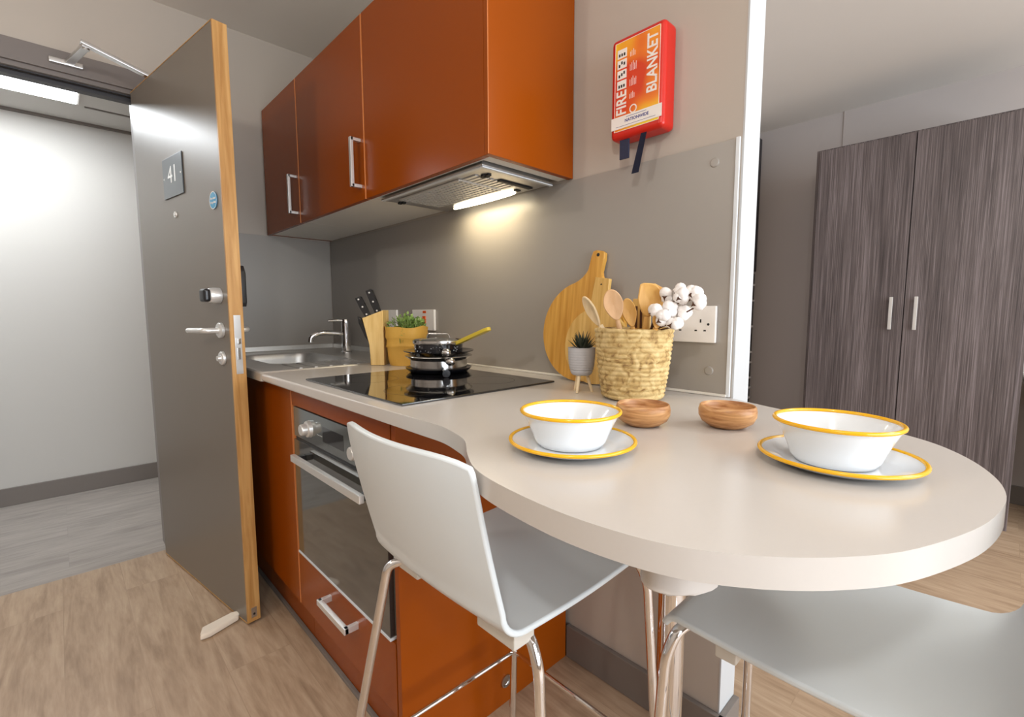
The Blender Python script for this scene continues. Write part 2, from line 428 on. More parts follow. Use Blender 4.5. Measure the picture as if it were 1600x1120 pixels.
t = thing('added_ceiling_panel', 'unseen square ceiling panel added to brighten the far wall', 'ceiling light', (.9, 2.1, CZ-.02))  # added fixture for the fill light on the far wall
obj('housing', box((.62, 1.82, CZ-.018), (1.18, 2.38, CZ-.0005), .003), M['white'], t)
obj('diffuser', box((.65, 1.85, CZ-.021), (1.15, 2.35, CZ-.0182)), M['hoodlamp'], t, smooth=False)

# ------------------------------------------------------------------ door leaf (open into the room)
A0 = Vector((-2.622, .287, 0)); ang = math.atan2(.129, .825); DL = .833
D = thing('door_1', None, None, A0, ang, kind='structure')
# local: x along leaf, y thickness away from viewer (0 = corridor face), z up
TH = .044
obj('door_leaf', box((0, .0008, .010), (DL-.008, TH, 2.034), .0008), M['door'], D, local=True)
bm = B(); addbox(bm, (DL-.008, .0, .010), (DL, TH, 2.036), .0006); addbox(bm, (0, .0, 2.034), (DL-.008, TH, 2.037)); addbox(bm, (0, .0, .007), (DL-.008, TH, .0105))
obj('edge_lipping', bm, M['oak'], D, local=True)
# number plate 41
pl = obj('number_plate', box((.324, -.004, 1.55), (.519, 0, 1.697), .001), M['plate'], D, local=True)
def ontoleaf(bm, cx, cz, y): # text drawn in XY -> leaf XZ facing -y
    bm.transform(Matrix.Translation((cx, y, cz)) @ Matrix.Rotation(PI/2, 4, 'X')); return bm
bm = textbm('41', .088, .0004, spacing=.95); bm.transform(Matrix.Diagonal((1.15, 1, 1, 1)))
obj('numerals', ontoleaf(bm, .425, 1.628, -.0046), M['silver'], pl, local=True).parent = pl
bm = B()
for q in ((.337, 1.624), (.506, 1.624)): merge(bm, ontoleaf(lathe([(0, .0015), (.003, .001), (.004, 0)], (0, 0, 0), 12), q[0], q[1], -.0042))
split_obj('plate_screw', bm, M['silver'], pl, local=True)
bm = ontoleaf(lathe([(0, .006), (.006, .006), (.006, .003), (.011, .004), (.013, 0)], n=24), .419, 1.484, 0)
obj('spyhole', bm, M['silver'], D, local=True, angle=50)
sg = obj('fire_door_sign', ontoleaf(lathe([(0, .002), (.0265, .002), (.029, .0015), (.029, 0)], n=40), .765, 1.488, 0), M['signblue'], D, local=True)
sg['label'] = 'round blue fire door sign'
bm = textbm('Fire door', .0105, .0003, bold=.0003); bm.transform(Matrix.Translation((0, .0065, 0)))
bm2 = textbm('keep shut', .0105, .0003, bold=.0003); bm2.transform(Matrix.Translation((0, -.0065, 0)))
merge(bm, bm2); merge(bm, lathe([(.0265, .0001), (.0278, .0004), (.029, .0001)], n=40, closed=True))
obj('sign_lettering', ontoleaf(bm, .765, 1.488, -.0022), M['paper'], sg, local=True)
# electronic lock knob
kb = obj('lock_body', ontoleaf(lathe([(0, .036), (.020, .036), (.024, .033), (.026, .02), (.026, 0)], n=32), .765, 1.172, 0), M['silver'], D, local=True, angle=50)
bm = box((.742, -.056, 1.150), (.790, -.034, 1.194), .009, 3)
obj('lock_knob', bm, M['black'], kb, local=True)
# lever handle and escutcheons
ros = obj('handle_rose', ontoleaf(lathe([(0, .012), (.022, .012), (.026, .009), (.026, 0)], n=32), .765, 1.054, 0), M['silver'], D, local=True, angle=50)
obj('lever_handle', tube(smoothpath([(.765, -.01, 1.054), (.765, -.055, 1.054), (.64, -.058, 1.052)], .02), .0095, 14), M['silver'], ros, local=True)
obj('cylinder_rose', ontoleaf(lathe([(0, .020), (.009, .020), (.010, .010), (.020, .010), (.023, .007), (.023, 0)], n=32), .765, .958, 0), M['silver'], D, local=True, angle=50)
bm = box((DL-.0005, .012, .906), (DL+.0012, .034, 1.106), .0004)
lp = obj('lock_faceplate', bm, M['alu'], D, local=True)
bm = B(); addbox(bm, (DL+.0005, .017, 1.008), (DL+.009, .029, 1.028), .002); addbox(bm, (DL+.0006, .018, .955), (DL+.0022, .028, .995), .001)
obj('latch_bolt', bm, M['steel'], lp, local=True)
bm = B(); addbox(bm, (DL-.0005, .013, .025), (DL+.0015, .032, .062), .0007)
bp = obj('bolt_plate', bm, M['alu'], D, local=True)
bm = B(); addtube(bm, [(DL+.001, .0225, .038), (DL+.0022, .0225, .038)], .004, 14); obj('bolt_hole', bm, M['hole'], bp, local=True)
# inside furniture
obj('lock_reader', prism([(.735, 1.135), (.81, 1.135), (.816, 1.15), (.816, 1.25), (.805, 1.275), (.74, 1.275), (.729, 1.25), (.729, 1.15)], TH, TH+.024, .005, 'XZ'), M['black'], D, local=True)
bm = B(); addtube(bm, smoothpath([(.765, TH, 1.054), (.765, TH+.045, 1.054), (.64, TH+.048, 1.052)], .02), .0095, 12)
obj('inner_lever_handle', bm, M['silver'], D, local=True)
# closer arm between frame head and leaf
c0 = Vector((-2.622, .105, 2.095)); el = Vector((-2.43, .145, 2.093)); c1 = Vector((-2.44, .325, 2.048))
bm = B(); addbox(bm, (-2.646, .045, 2.084), (-2.628, .145, 2.104), .003)
ca = obj('closer_arm', bm, M['alu'], D)
def bar(p, q, w, h):
    d = q-p; x = d.normalized(); zz = Vector((0, 0, 1)); y = zz.cross(x).normalized(); z = x.cross(y)
    R = Matrix((x, y, z)).transposed(); return obox((p+q)/2, (d.length+w, w, h), R, .002)
obj('closer_main_link', merge(bar(c0, el, .026, .012), tube([el-Vector((0, 0, .012)), el+Vector((0, 0, .016))], .011, 16)), M['alu'], ca)
obj('closer_second_link', bar(el+Vector((0, 0, .009)), c1+Vector((0, 0, .006)), .030, .012), M['alu'], ca)

t = tag(obj('door_wedge', prism([(-.062, -.016), (-.066, -.024), (-.04, -.034), (.06, -.026), (.085, 0), (.06, .018), (-.04, .020)], 0, .020, .006), M['wedge']), 'cream rubber wedge on the floor under the open door', 'door wedge')
t.location = (-1.863, .345, .001); t.rotation_euler = (0, 0, math.radians(105))

# ------------------------------------------------------------------ kitchen: worktop outline
CT, CB = .913, .884
def catmull(P, n=6, closed=False):
    out = []
    for i in range(len(P)-1):
        p0 = P[max(i-1, 0)]; p1 = P[i]; p2 = P[i+1]; p3 = P[min(i+2, len(P)-1)]
        for k in range(n):
            t = k/n
            out.append(tuple(.5*((2*p1[j])+(-p0[j]+p2[j])*t+(2*p0[j]-5*p1[j]+4*p2[j]-p3[j])*t*t+(-p0[j]+3*p1[j]-3*p2[j]+p3[j])*t**3) for j in (0, 1)))
    out.append(P[-1]); return out
curve = catmull([(-.74, .48), (-.68, .479), (-.625, .467), (-.578, .450), (-.52, .409), (-.465, .378), (-.40, .362), (-.31, .354), (-.24, .359), (-.188, .372), (-.149, .393), (-.113, .421), (-.08, .456), (-.048, .502), (-.020, .567), (0, .633), (.011, .706), (.010, .765), (.0, .82), (-.018, .875), (-.043, .925), (-.074, .966), (-.12, 1.0), (-.2, 1.032), (-.317, 1.071), (-.37, 1.094)], 4)
SX = -1.715
outl = [(SX, YW-.002), (SX, .48)]+curve+[(XE+.006, YW-.003)]
WT = thing('worktop', 'pale stone-effect worktop flowing into a rounded breakfast bar', 'worktop', (-.9, .8, CB))
obj('worktop_slab', prism(outl, CB, CT, .0095, seg=5), M['top'], WT)
obj('mounting_block', prism(catmull([(-.247, .432), (-.235, .40), (-.215, .39), (-.19, .405), (-.175, .44)], 4)+[(-.23, .52), (-.27, .50)], CB-.034, CB, .003), M['top'], WT)
obj('wall_upstand', box((SX, YW-.010, CT), (-.449, YW-.0035, CT+.006), .001), M['carc'], WT)
tl = thing('table_leg', 'thick round chrome leg holding up the breakfast bar', 'table leg', (-.425, .845, 0))
obj('pole', lathe([(0, 0), (.026, 0), (.026, CB-.001), (0, CB-.001)], (-.425, .845, 0), 32), M['chrome'], tl)
obj('foot_disc', lathe([(0, 0), (.045, 0), (.045, .008), (.03, .014), (.0262, .014)], (-.425, .845, 0), 32), M['chrome'], tl)

# ------------------------------------------------------------------ sink and tap
S = thing('kitchen_sink', 'stainless steel sit-on sink with drainer in the far corner', 'sink', (-2.2, .8, CB))
bm = B()
bx = (-2.50, -1.98, .60, .93)   # bowl
def ringface(bm, outer, inner, z):
    ov = [bm.verts.new((x, y, z)) for x, y in outer]; iv = [bm.verts.new((x, y, z)) for x, y in inner]
    n = len(ov)
    for i in range(n): bm.faces.new((ov[i], ov[(i+1) % n], iv[(i+1) % n], iv[i]))
    return ov, iv
def rrect(x0, x1, y0, y1, r, n=6):
    o = []
    for cx, cy, a in ((x1-r, y1-r, 0), (x0+r, y1-r, 90), (x0+r, y0+r, 180), (x1-r, y0+r, 270)):
        for k in range(n+1):
            t = math.radians(a+90*k/n); o.append((cx+r*math.cos(t), cy+r*math.sin(t)))
    return o
def loft(bm, rings):
    R = [[bm.verts.new(p) for p in r] for r in rings]
    for a, b in zip(R, R[1:]):
        n = len(a)
        for i in range(n): bm.faces.new((a[i], a[(i+1) % n], b[(i+1) % n], b[i]))
    return R
X0, X1, Y0, Y1 = XL+.004, SX-.0005, .479, YW-.004
rings = []
for (ins, z) in ((0, CB), (0, CT-.002), (.004, CT+.003), (.016, CT+.003), (.022, CT-.001)):
    rings.append([(x, y, z) for x, y in rrect(X0+ins, X1-ins, Y0+ins, Y1-ins, .012)])
for (ins, z) in ((0, CT-.002), (.008, CT-.008), (.015, CT-.03), (.03, CT-.13), (.06, CT-.15), (.2, CT-.152)):
    rings.append([(x, y, z) for x, y in rrect(bx[0]+ins*.8, bx[1]-ins*.8, bx[2]+ins*.6, bx[3]-ins*.6, max(.07-ins*.2, .02))])
R = loft(bm, rings); bm.faces.new(R[-1])
obj('sink_top', bm, M['steel_soft'], S)
bm = B()
for k in range(6):
    y = .62+k*.055; addbox(bm, (-1.95, y, CT-.002), (-1.76, y+.012, CT+.0025), .001)
obj('drainer_ribs', bm, M['steel_soft'], S)
obj('sink_waste', lathe([(0, .003), (.02, .003), (.03, .006), (.038, .002), (.038, 0)], (-2.24, .765, CT-.151), 24), M['chrome'], S)
bm = B(); addbox(bm, (X0, YW-.012, CT+.001), (X1, YW-.0055, CT+.026), .002); addbox(bm, (X0, .50, CT+.001), (X0+.008, YW-.013, CT+.026), .002)
split_obj('upstand', bm, M['steel_soft'], S)
T = thing('sink_tap', 'chrome single lever mixer tap behind the sink', 'tap', (-2.27, 1.03, CT))
tx, ty = -2.27, 1.03
obj('tap_body', lathe([(0, 0), (.026, 0), (.026, .006), (.021, .012), (.021, .150), (.019, .158), (.017, .166), (0, .168)], (tx, ty, CT), 28), M['chrome'], T)
obj('spout', tube(smoothpath([(tx, ty, CT+.095), (tx-.01, ty-.11, CT+.108), (tx-.018, ty-.165, CT+.095), (tx-.019, ty-.172, CT+.06)], .035, 6), [.013]*14+[.012], 14) if False else tube(smoothpath([(tx, ty, CT+.095), (tx-.01, ty-.12, CT+.106), (tx-.018, ty-.165, CT+.085), (tx-.019, ty-.168, CT+.06)], .03, 6), .012, 14), M['chrome'], T)
obj('lever', tube([(tx, ty, CT+.158), (tx-.004, ty-.03, CT+.163), (tx-.008, ty-.085, CT+.160)], [.008, .007, .006], 12), M['chrome'], T)

# ------------------------------------------------------------------ hob
H = thing('ceramic_hob', 'black glass ceramic hob set into the worktop', 'hob', (-1.16, .77, CT))
obj('hob_glass', box((-1.436, .522, CT+.0002), (-.888, 1.018, CT+.0052), .0012), M['glassblk'], H)
bm = B()
M['ringgrey'] = mat('hob_ring_print', (.06, .06, .065, 1), .2)
for (x, y, r) in ((-1.29, .66, .075), (-1.29, .89, .095), (-1.03, .66, .09), (-1.03, .89, .075)):
    addlathe(bm, [(r, .0001), (r+.0015, .0001)], (x, y, CT+.0053), 48)
obj('burner_markings', bm, M['ringgrey'], H)

# ------------------------------------------------------------------ base units
FY = .54       # front plane
PZ = .15       # plinth height
def dhandle(name, p0, p1, out, r, parent, m='silver', w=.011):
    """D handle: bar between p0 and p1 standing off along out"""
    p0 = Vector(p0); p1 = Vector(p1); out = Vector(out)
    bm = B(); ax = (p1-p0).normalized(); o = out.normalized(); s = ax.cross(o)
    Rm = Matrix((ax, s, o)).transposed(); L = (p1-p0).length
    a = Matrix.Translation((0, 0, 0))
    for (c, sz) in (((p0+p1)/2+out, (L+w, w*1.3, w)), (p0+out/2, (w, w*1.3, out.length+w*.6)), (p1+out/2, (w, w*1.3, out.length+w*.6))):
        merge(bm, obox(c, sz, Rm, .0012))
    return obj(name, bm, M[m], parent)
U1 = thing('sink_base_cabinet', 'dark orange-red base cabinet under the corner sink, beside the open door', 'base cabinet', (-2.1, .84, 0))
obj('carcass', box((XL+.004, FY+.002, PZ), (-1.567, YW-.003, .74), .001), M['carc'], U1)
bm = B(); addbox(bm, (XL+.004, FY+.02, .74), (XL+.02, YW-.02, CB-.002)); addbox(bm, (-1.585, FY+.02, .74), (-1.567, YW-.003, CB-.002)); addbox(bm, (XL+.02, FY+.002, .74), (-1.585, FY+.02, CB-.002))
obj('upper_rails', bm, M['carc'], U1)
obj('door', box((XL+.008, FY-.018, PZ), (-2.125, FY, CB-.008), .0015), M['red'], U1)
obj('door', box((-2.121, FY-.018, PZ), (-1.5695, FY, CB-.008), .0015), M['red'], U1)
obj('lit_edge_band', box((-1.5692, FY-.0192, PZ+.002), (-1.5664, FY-.0005, CB-.010)), M['lit_edge'], U1, smooth=False)
obj('plinth', box((XL+.004, FY+.022, 0), (-1.567, FY+.038, PZ-.002), .001), M['red'], U1)
U2 = thing('oven_housing_cabinet', 'orange oven housing cabinet with a drawer below the oven', 'base cabinet', (-1.26, .84, 0))
bm = B()
addbox(bm, (-1.5655, FY+.002, PZ), (-1.549, YW-.003, CB-.002)); addbox(bm, (-.957, FY+.002, PZ), (-.9405, YW-.003, CB-.002))
addbox(bm, (-1.549, FY+.002, PZ), (-.957, YW-.003, .33)); addbox(bm, (-1.549, 1.10, .33), (-.957, YW-.003, CB-.002)); addbox(bm, (-1.549, FY+.002, .822), (-.957, FY+.1, CB-.002))
obj('carcass', bm, M['carc'], U2, smooth=False)
obj('top_filler', box((-1.565, FY-.018, .822), (-.944, FY, CB-.008), .0015), M['red'], U2)
dr = obj('drawer_front', box((-1.565, FY-.018, PZ), (-.944, FY, .336), .0015), M['red'], U2)
dhandle('drawer_handle', (-1.315, FY-.018, .284), (-1.145, FY-.018, .284), (0, -.033, 0), 0, dr, w=.013)
obj('plinth', box((-1.5655, FY+.022, 0), (-.9405, FY+.038, PZ-.002), .001), M['red'], U2)
ep = thing('end_panel', 'orange end panel closing the base units by the skirting', 'end panel', (-.93, .84, 0))
obj('panel', box((-.9395, FY-.018, 0), (-.921, YW-.0165, CB-.002), .0015), M['red'], ep)
bm = lathe([(0, .001), (.013, .001), (.014, .004), (.018, .004), (.0185, 0)], n=28)
bm.transform(Matrix.Translation((-.9205, .853, .068)) @ Matrix.Rotation(PI/2, 4, 'Y'))
obj('vent_cap', bm, M['steel'], ep)
struct('trim_5', box((XL+.01, FY+.010, 0), (-.9405, FY+.0215, .012), .002), M['skirt'])

# ------------------------------------------------------------------ oven
O = thing('built_in_oven', 'built-in electric oven with mirrored glass door and steel bar handle', 'oven', (-1.26, .8, .345))
ox0, ox1 = -1.545, -.9605
obj('oven_body', box((ox0+.004, FY+.001, .347), (ox1-.004, 1.09, .818)), M['black'], O, smooth=False)
obj('control_panel', box((ox0, FY-.020, .727), (ox1, FY+.001, .8195)), M['oven_panel'], O, smooth=False)
od = obj('oven_door', box((ox0, FY-.022, .345), (ox1, FY+.001, .716)), M['ovenglass'], O, smooth=False)
obj('vent_gap', box((ox0+.002, FY-.016, .716), (ox1-.002, FY+.001, .727)), M['black'], O, smooth=False)
obj('steel_edge', box((ox0-.003, FY-.024, .338), (ox1+.003, FY+.001, .3448), .0008), M['trimw'], O)
bm = B(); addbox(bm, (-1.480, FY-.058, .664), (-1.025, FY-.044, .685), .002)
oh = obj('oven_handle', bm, M['silver'], od)
bm = B(); addbox(bm, (ox0+.075, FY-.05, .664), (ox0+.095, FY-.022, .682), .002); addbox(bm, (ox1-.095, FY-.05, .664), (ox1-.075, FY-.022, .682), .002)
split_obj('handle_post', bm, M['black'], oh)
for kx in (-1.415, -1.09):
    bm = lathe([(0, .028), (.015, .028), (.017, .025), (.018, .012), (.024, .010), (.026, 0)], n=32)
    bm.transform(Matrix.Translation((kx, FY-.020, .770)) @ Matrix.Rotation(PI/2, 4, 'X'))
    obj('control_knob', bm, M['silver'], O, angle=50)
bm = B(); addbox(bm, (-1.32, FY-.0206, .750), (-1.185, FY-.0196, .793)); obj('clock_display', bm, M['glassblk'], O, smooth=False)
bm = B()
for i in range(4): addbox(bm, (-1.36+i*.01, FY-.0206, .762), (-1.355+i*.01, FY-.0198, .764))
obj('panel_marks', bm, M['silver'], O, smooth=False)

# ------------------------------------------------------------------ wall units
WZ0, WZ1, WY = 1.506, 2.110, .803
specs = [(-2.637, -2.181, 'narrow dark orange wall cabinet by the corner, furthest from the hood', True),
         (-2.179, -1.571, 'orange wall cabinet in the middle, between the corner unit and the hood unit', True),
         (-1.568, -.921, 'orange wall cabinet with the extractor hood fitted underneath', False)]
for i, (x0, x1, lb, hd) in enumerate(specs):
    W = thing('wall_cabinet', lb, 'wall cabinet', ((x0+x1)/2, .97, WZ0), group=None)
    bx1 = x1-.018 if i == 2 else x1
    if i < 2: obj('carcass', box((x0, WY+.0195, WZ0+.004), (bx1, YW-.003, WZ1), .001), M['carc'], W)
    else:
        bm = B(); addbox(bm, (x0, WY+.0195, WZ0+.035), (bx1, YW-.003, WZ1)); addbox(bm, (x0, WY+.0195, WZ0+.004), (bx1, WY+.032, WZ0+.035)); addbox(bm, (x0, WY+.032, WZ0+.004), (x0+.03, YW-.003, WZ0+.035)); addbox(bm, (bx1-.04, WY+.032, WZ0+.004), (bx1, YW-.003, WZ0+.035))
        obj('carcass', bm, M['carc'], W, smooth=False)
    d = obj('door', box((x0+.001, WY, WZ0), (x1-.0028 if i < 2 else x1-.019, WY+.0185, WZ1), .0012), M['red'], W)
    if i < 2:
        obj('lit_edge_band', box((x1-.0030, WY-.0012, WZ0+.001), (x1-.0004, WY+.018, WZ1-.001)), M['lit_edge'], W, smooth=False)  # stands proud at the seam, its pale colour painting the lit edge
        hx = x1-.033
        dhandle('door_handle', (hx, WY, 1.553), (hx, WY, 1.708), (0, -.033, 0), 0, d)
    else:
        obj('side_panel', box((x1-.018, WY, WZ0), (x1, YW-.003, WZ1), .001), M['red'], W)
        obj('lit_edge_band', box((x1-.0024, WY-.0010, WZ0+.001), (x1-.0001, WY-.0001, WZ1-.001)), M['lit_edge'], W, smooth=False)
struct('trim_6', box((XL, WY+.01, WZ0+.003), (-2.638, YW-.002, WZ1)), M['red'], smooth=False)

# ------------------------------------------------------------------ hood
Hd = thing('extractor_hood', 'built-in silver extractor hood with mesh filter and lit lamp', 'cooker hood', (-1.28, .98, 1.498))
hx0, hx1, hy0, hy1, hz = -1.525, -.985, .836, 1.115, 1.4985
bm = B(); addbox(bm, (hx0, hy0, hz), (hx1, hy1, hz+.006), .002); addbox(bm, (hx0+.01, hy0+.008, hz+.006), (hx1-.01, hy1-.004, hz+.04))
obj('hood_base', bm, M['alu'], Hd)
bm = B(); addbox(bm, (hx1-.012, hy0, hz-.004), (hx1, hy1, hz-.0002), .001); addbox(bm, (hx0, hy0, hz-.003), (hx1-.013, hy0+.012, hz-.0002), .001)
obj('hood_lip', bm, M['trimw'], Hd)
# mesh filter
bm = B(); gx0, gx1, gy0, gy1 = -1.46, -1.13, .872, 1.03
addbox(bm, (gx0, gy0, hz-.0008), (gx1, gy1, hz-.0001))
fl = obj('filter_backing', bm, M['hole'], Hd, smooth=False)
bm = B(); n = 20
for i in range(n+1):
    x = gx0+(gx1-gx0)*i/n; addbox(bm, (x-.003, gy0, hz-.005), (x+.003, gy1, hz-.001))
for j in range(10):
    y = gy0+(gy1-gy0)*j/9; addbox(bm, (gx0, y-.0038, hz-.0055), (gx1, y+.0038, hz-.0009))
obj('filter_mesh', bm, M['silver'], fl, smooth=False)
bm = B()
for j in range(9):
    y = gy0+.004+j*.019; addbox(bm, (gx1+.004, y, hz-.0032), (-1.062, y+.012, hz-.0002), .001)
obj('filter_ribs', bm, M['silver'], Hd)
pts = []
for k in range(41):
    t = -1+2*k/40; pts.append((-1.282+.165*t, 1.087-.024*(1-t*t)))
for k in range(1, 40):
    t = 1-2*k/40; pts.append((-1.282+.165*t, 1.087+.010*(1-t*t)))
obj('lamp_cover', prism(pts, hz-.009, hz+.001, .003), M['hoodlamp'], Hd)
bm = B()
for (x, y) in ((-1.05, .902), (-1.505, .905)):
    addbox(bm, (x-.018, y-.006, hz-.004), (x+.018, y+.006, hz)); addbox(bm, (x-.006, y-.012, hz-.004), (x+.006, y+.012, hz))
addbox(bm, (-1.068, .958, hz-.004), (-1.048, 1.095, hz), .003); addbox(bm, (-1.112, 1.072, hz-.003), (-1.098, 1.09, hz))
split_obj('control_slot', bm, M['hole'], Hd)

# ------------------------------------------------------------------ splashbacks
sp = thing('splashback', 'long grey splashback panel on the wall behind the hob', 'splashback', (-1.5, YW, CT))
obj('panel', box((XL+.008, YW-.0045, CT+.0005), (-.451, YW-.0005, 1.502), .0006), M['splash'], sp)
obj('edge_trim', box((-.4508, YW-.007, CT+.0005), (-.442, YW-.0005, 1.504), .001), M['trimw'], sp)
bm = B()
for q in ((-.498, 1.459), (-.493, .972)):
    b2 = lathe([(0, .003), (.009, .0025), (.011, 0)], n=24); b2.transform(Matrix.Translation((q[0], YW-.0045, q[1])) @ Matrix.Rotation(PI/2, 4, 'X')); merge(bm, b2)
split_obj('screw_cap', bm, M['splash'], sp)
sp2 = tag(obj('splashback', box((XL+.0005, .44, CT+.0005), (XL+.0045, YW-.006, 1.505), .0006), M['splash']), 'short grey splashback panel on the side wall beside the sink', 'splashback')

# ------------------------------------------------------------------ sockets
def socket(x0, x1, z0, z1, lb, kindx):
    s = thing('wall_socket', lb, 'socket', ((x0+x1)/2, YW-.005, z0))
    f = obj('faceplate', box((x0, YW-.0155, z0), (x1, YW-.005, z1), .002), M['white'], s)
    bm = B(); y = YW-.0158
    def hole(cx, cz, w, h): addbox(bm, (cx-w/2, y, cz-h/2), (cx+w/2, y+.0008, cz+h/2))
    zc = (z0+z1)/2
    if kindx == 'double':
        for cx in (x0+.036, x1-.036):
            hole(cx, zc+.008, .0035, .008); hole(cx-.011, zc-.015, .006, .0035); hole(cx+.011, zc-.015, .006, .0035)
        for cx in (x0+.012, x1-.017): addtube(bm, [(cx, y, zc), (cx, y+.001, zc)], .003, 12)
    elif kindx == 'single':
        cx = (x0+x1)/2
        hole(cx, zc+.008, .0035, .008); hole(cx-.011, zc-.015, .006, .0035); hole(cx+.011, zc-.015, .006, .0035)
    else:
        for cx in (x0+.03, x0+.055): hole(cx, zc+.01, .012, .003)
        hole(x0+.045, zc-.02, .02, .003)
    split_obj('slot', bm, M['hole'], s, smooth=False)
    return s
socket(-.611, -.477, 1.040, 1.128, 'white double socket behind the cotton stems', 'double')
socket(-2.085, -1.935, 1.038, 1.125, 'white socket mostly hidden behind the knives and the potted herb', 'double')
s = socket(-1.80, -1.635, 1.038, 1.125, 'white cooker switch with a red rocker, above the pans', 'switch')
bm = B(); addbox(bm, (-1.716, YW-.020, 1.062), (-1.692, YW-.0157, 1.098), .002); addbox(bm, (-1.716, YW-.0165, 1.110), (-1.692, YW-.0155, 1.120))
obj('rocker_switch', bm, M['orange_sw'], s)

# ------------------------------------------------------------------ fire blanket
F = thing('fire_blanket_case', 'red wall-mounted fire blanket case with orange label and black pull tapes', 'fire blanket', (-.68, YW, 1.556))
fx0, fx1, fz0, fz1, fy = -.754, -.602, 1.556, 1.803, 1.076
obj('case', box((fx0, fy, fz0), (fx1, YW-.0005, fz1), .013, 4), M['fbred'], F)
lx0, lx1, lz0, lz1 = fx0+.014, fx1-.012, fz0+.018, fz1-.013
lab = obj('label', box((lx0, fy-.0006, lz0), (lx1, fy+.0002, lz1)), M['flame'], F, smooth=False)
bm = B(); w_ = .0012; y0_, y1_ = fy-.0011, fy-.0005
addbox(bm, (lx0, y0_, lz1-w_), (lx1, y1_, lz1)); addbox(bm, (lx1-w_, y0_, lz0), (lx1, y1_, lz1)); addbox(bm, (lx0, y0_, lz0), (lx0+w_, y1_, lz1)); addbox(bm, (lx0, y0_, lz0), (lx1, y1_, lz0+w_))
# vertical lettering, reading upwards
def vtext(s, cap, length, x, z, bold=0.0):
    b = textbm(s, .04, .0003, 'LEFT', 1.0, bold); xs = [v.co.x for v in b.verts]; ys = [v.co.y for v in b.verts]
    b.transform(Matrix.Diagonal((length/(max(xs)-min(xs)), cap/(max(ys)-min(ys)), 1, 1)) @ Matrix.Translation((-min(xs), -(min(ys)+max(ys))/2, 0)))
    b.transform(Matrix.Translation((x, fy-.0011, z)) @ Matrix.Rotation(PI/2, 4, 'X') @ Matrix.Rotation(PI/2, 4, 'Z'))
    return b
merge(bm, vtext('FIRE', .029, .058, lx0+.020, lz0+.040, .0008))
merge(bm, vtext('BLANKET', .028, .136, lx1-.021, lz0+.070, .0008))
for k in range(4):
    z = lz0+.102+k*.025
    addbox(bm, (lx0+.007, y0_, z), (lx0+.034, y1_, z+.021))
for (x, z0, n, h) in ((.034, .172, 4, .016), (.034, .138, 5, .022), (.034, .102, 5, .022), (.034, .072, 4, .016)):
    for k in range(n): addbox(bm, (lx0+x+.010+k*.0042, y0_, lz0+z0), (lx0+x+.0110+k*.0042, y1_, lz0+z0+h*(.7+.3*((k*7) % 3)/2)))
b2 = lathe([(.0075, 0), (.0105, 0)], n=28); b2.transform(Matrix.Translation((lx0+.055, fy-.0009, lz0+.046)) @ Matrix.Rotation(PI/2, 4, 'X')); merge(bm, b2)
obj('label_lettering', bm, M['paper'], lab, smooth=False)
bm = B()
for k in range(4):
    z = lz0+.102+k*.025
    for j in range(3): addbox(bm, (lx0+.011+j*.007, y0_-.0002, z+.004+(j*k % 3)*.003), (lx0+.0155+j*.007, y0_, z+.011+(j*k % 3)*.003))
obj('label_pictograms', bm, M['black'], lab, smooth=False)
st = obj('supplier_sticker', box((fx0+.006, fy-.0018, fz0+.024), (fx1-.004, fy-.0012, fz0+.054)), M['paper'], lab, smooth=False)
bm = textbm('NATIONWIDE', .0105, .0002, bold=.0002); bm.transform(Matrix.Translation(((fx0+fx1)/2+.004, fy-.0019, fz0+.040)) @ Matrix.Rotation(PI/2, 4, 'X'))
addbox(bm, (fx0+.05, fy-.0020, fz0+.0485), (fx1-.045, fy-.0018, fz0+.0495)); addbox(bm, (fx0+.02, fy-.0020, fz0+.029), (fx1-.02, fy-.0018, fz0+.0298))
obj('sticker_text', bm, M['inkblue'], st) if False else obj('sticker_text', bm, M['inkblue'], lab, smooth=False)
obj('pull_tape', box((-.731, 1.088, 1.508), (-.703, 1.092, 1.562), .001), M['navy'], F)
bm = B()
vs = [bm.verts.new(p) for p in ((-.664, 1.084, 1.566), (-.648, 1.084, 1.566), (-.668, 1.080, 1.463), (-.689, 1.080, 1.463))]
f = bm.faces.new(vs); bmesh.ops.solidify(bm, geom=[f], thickness=.002)
obj('pull_tape', bm, M['navy'], F)

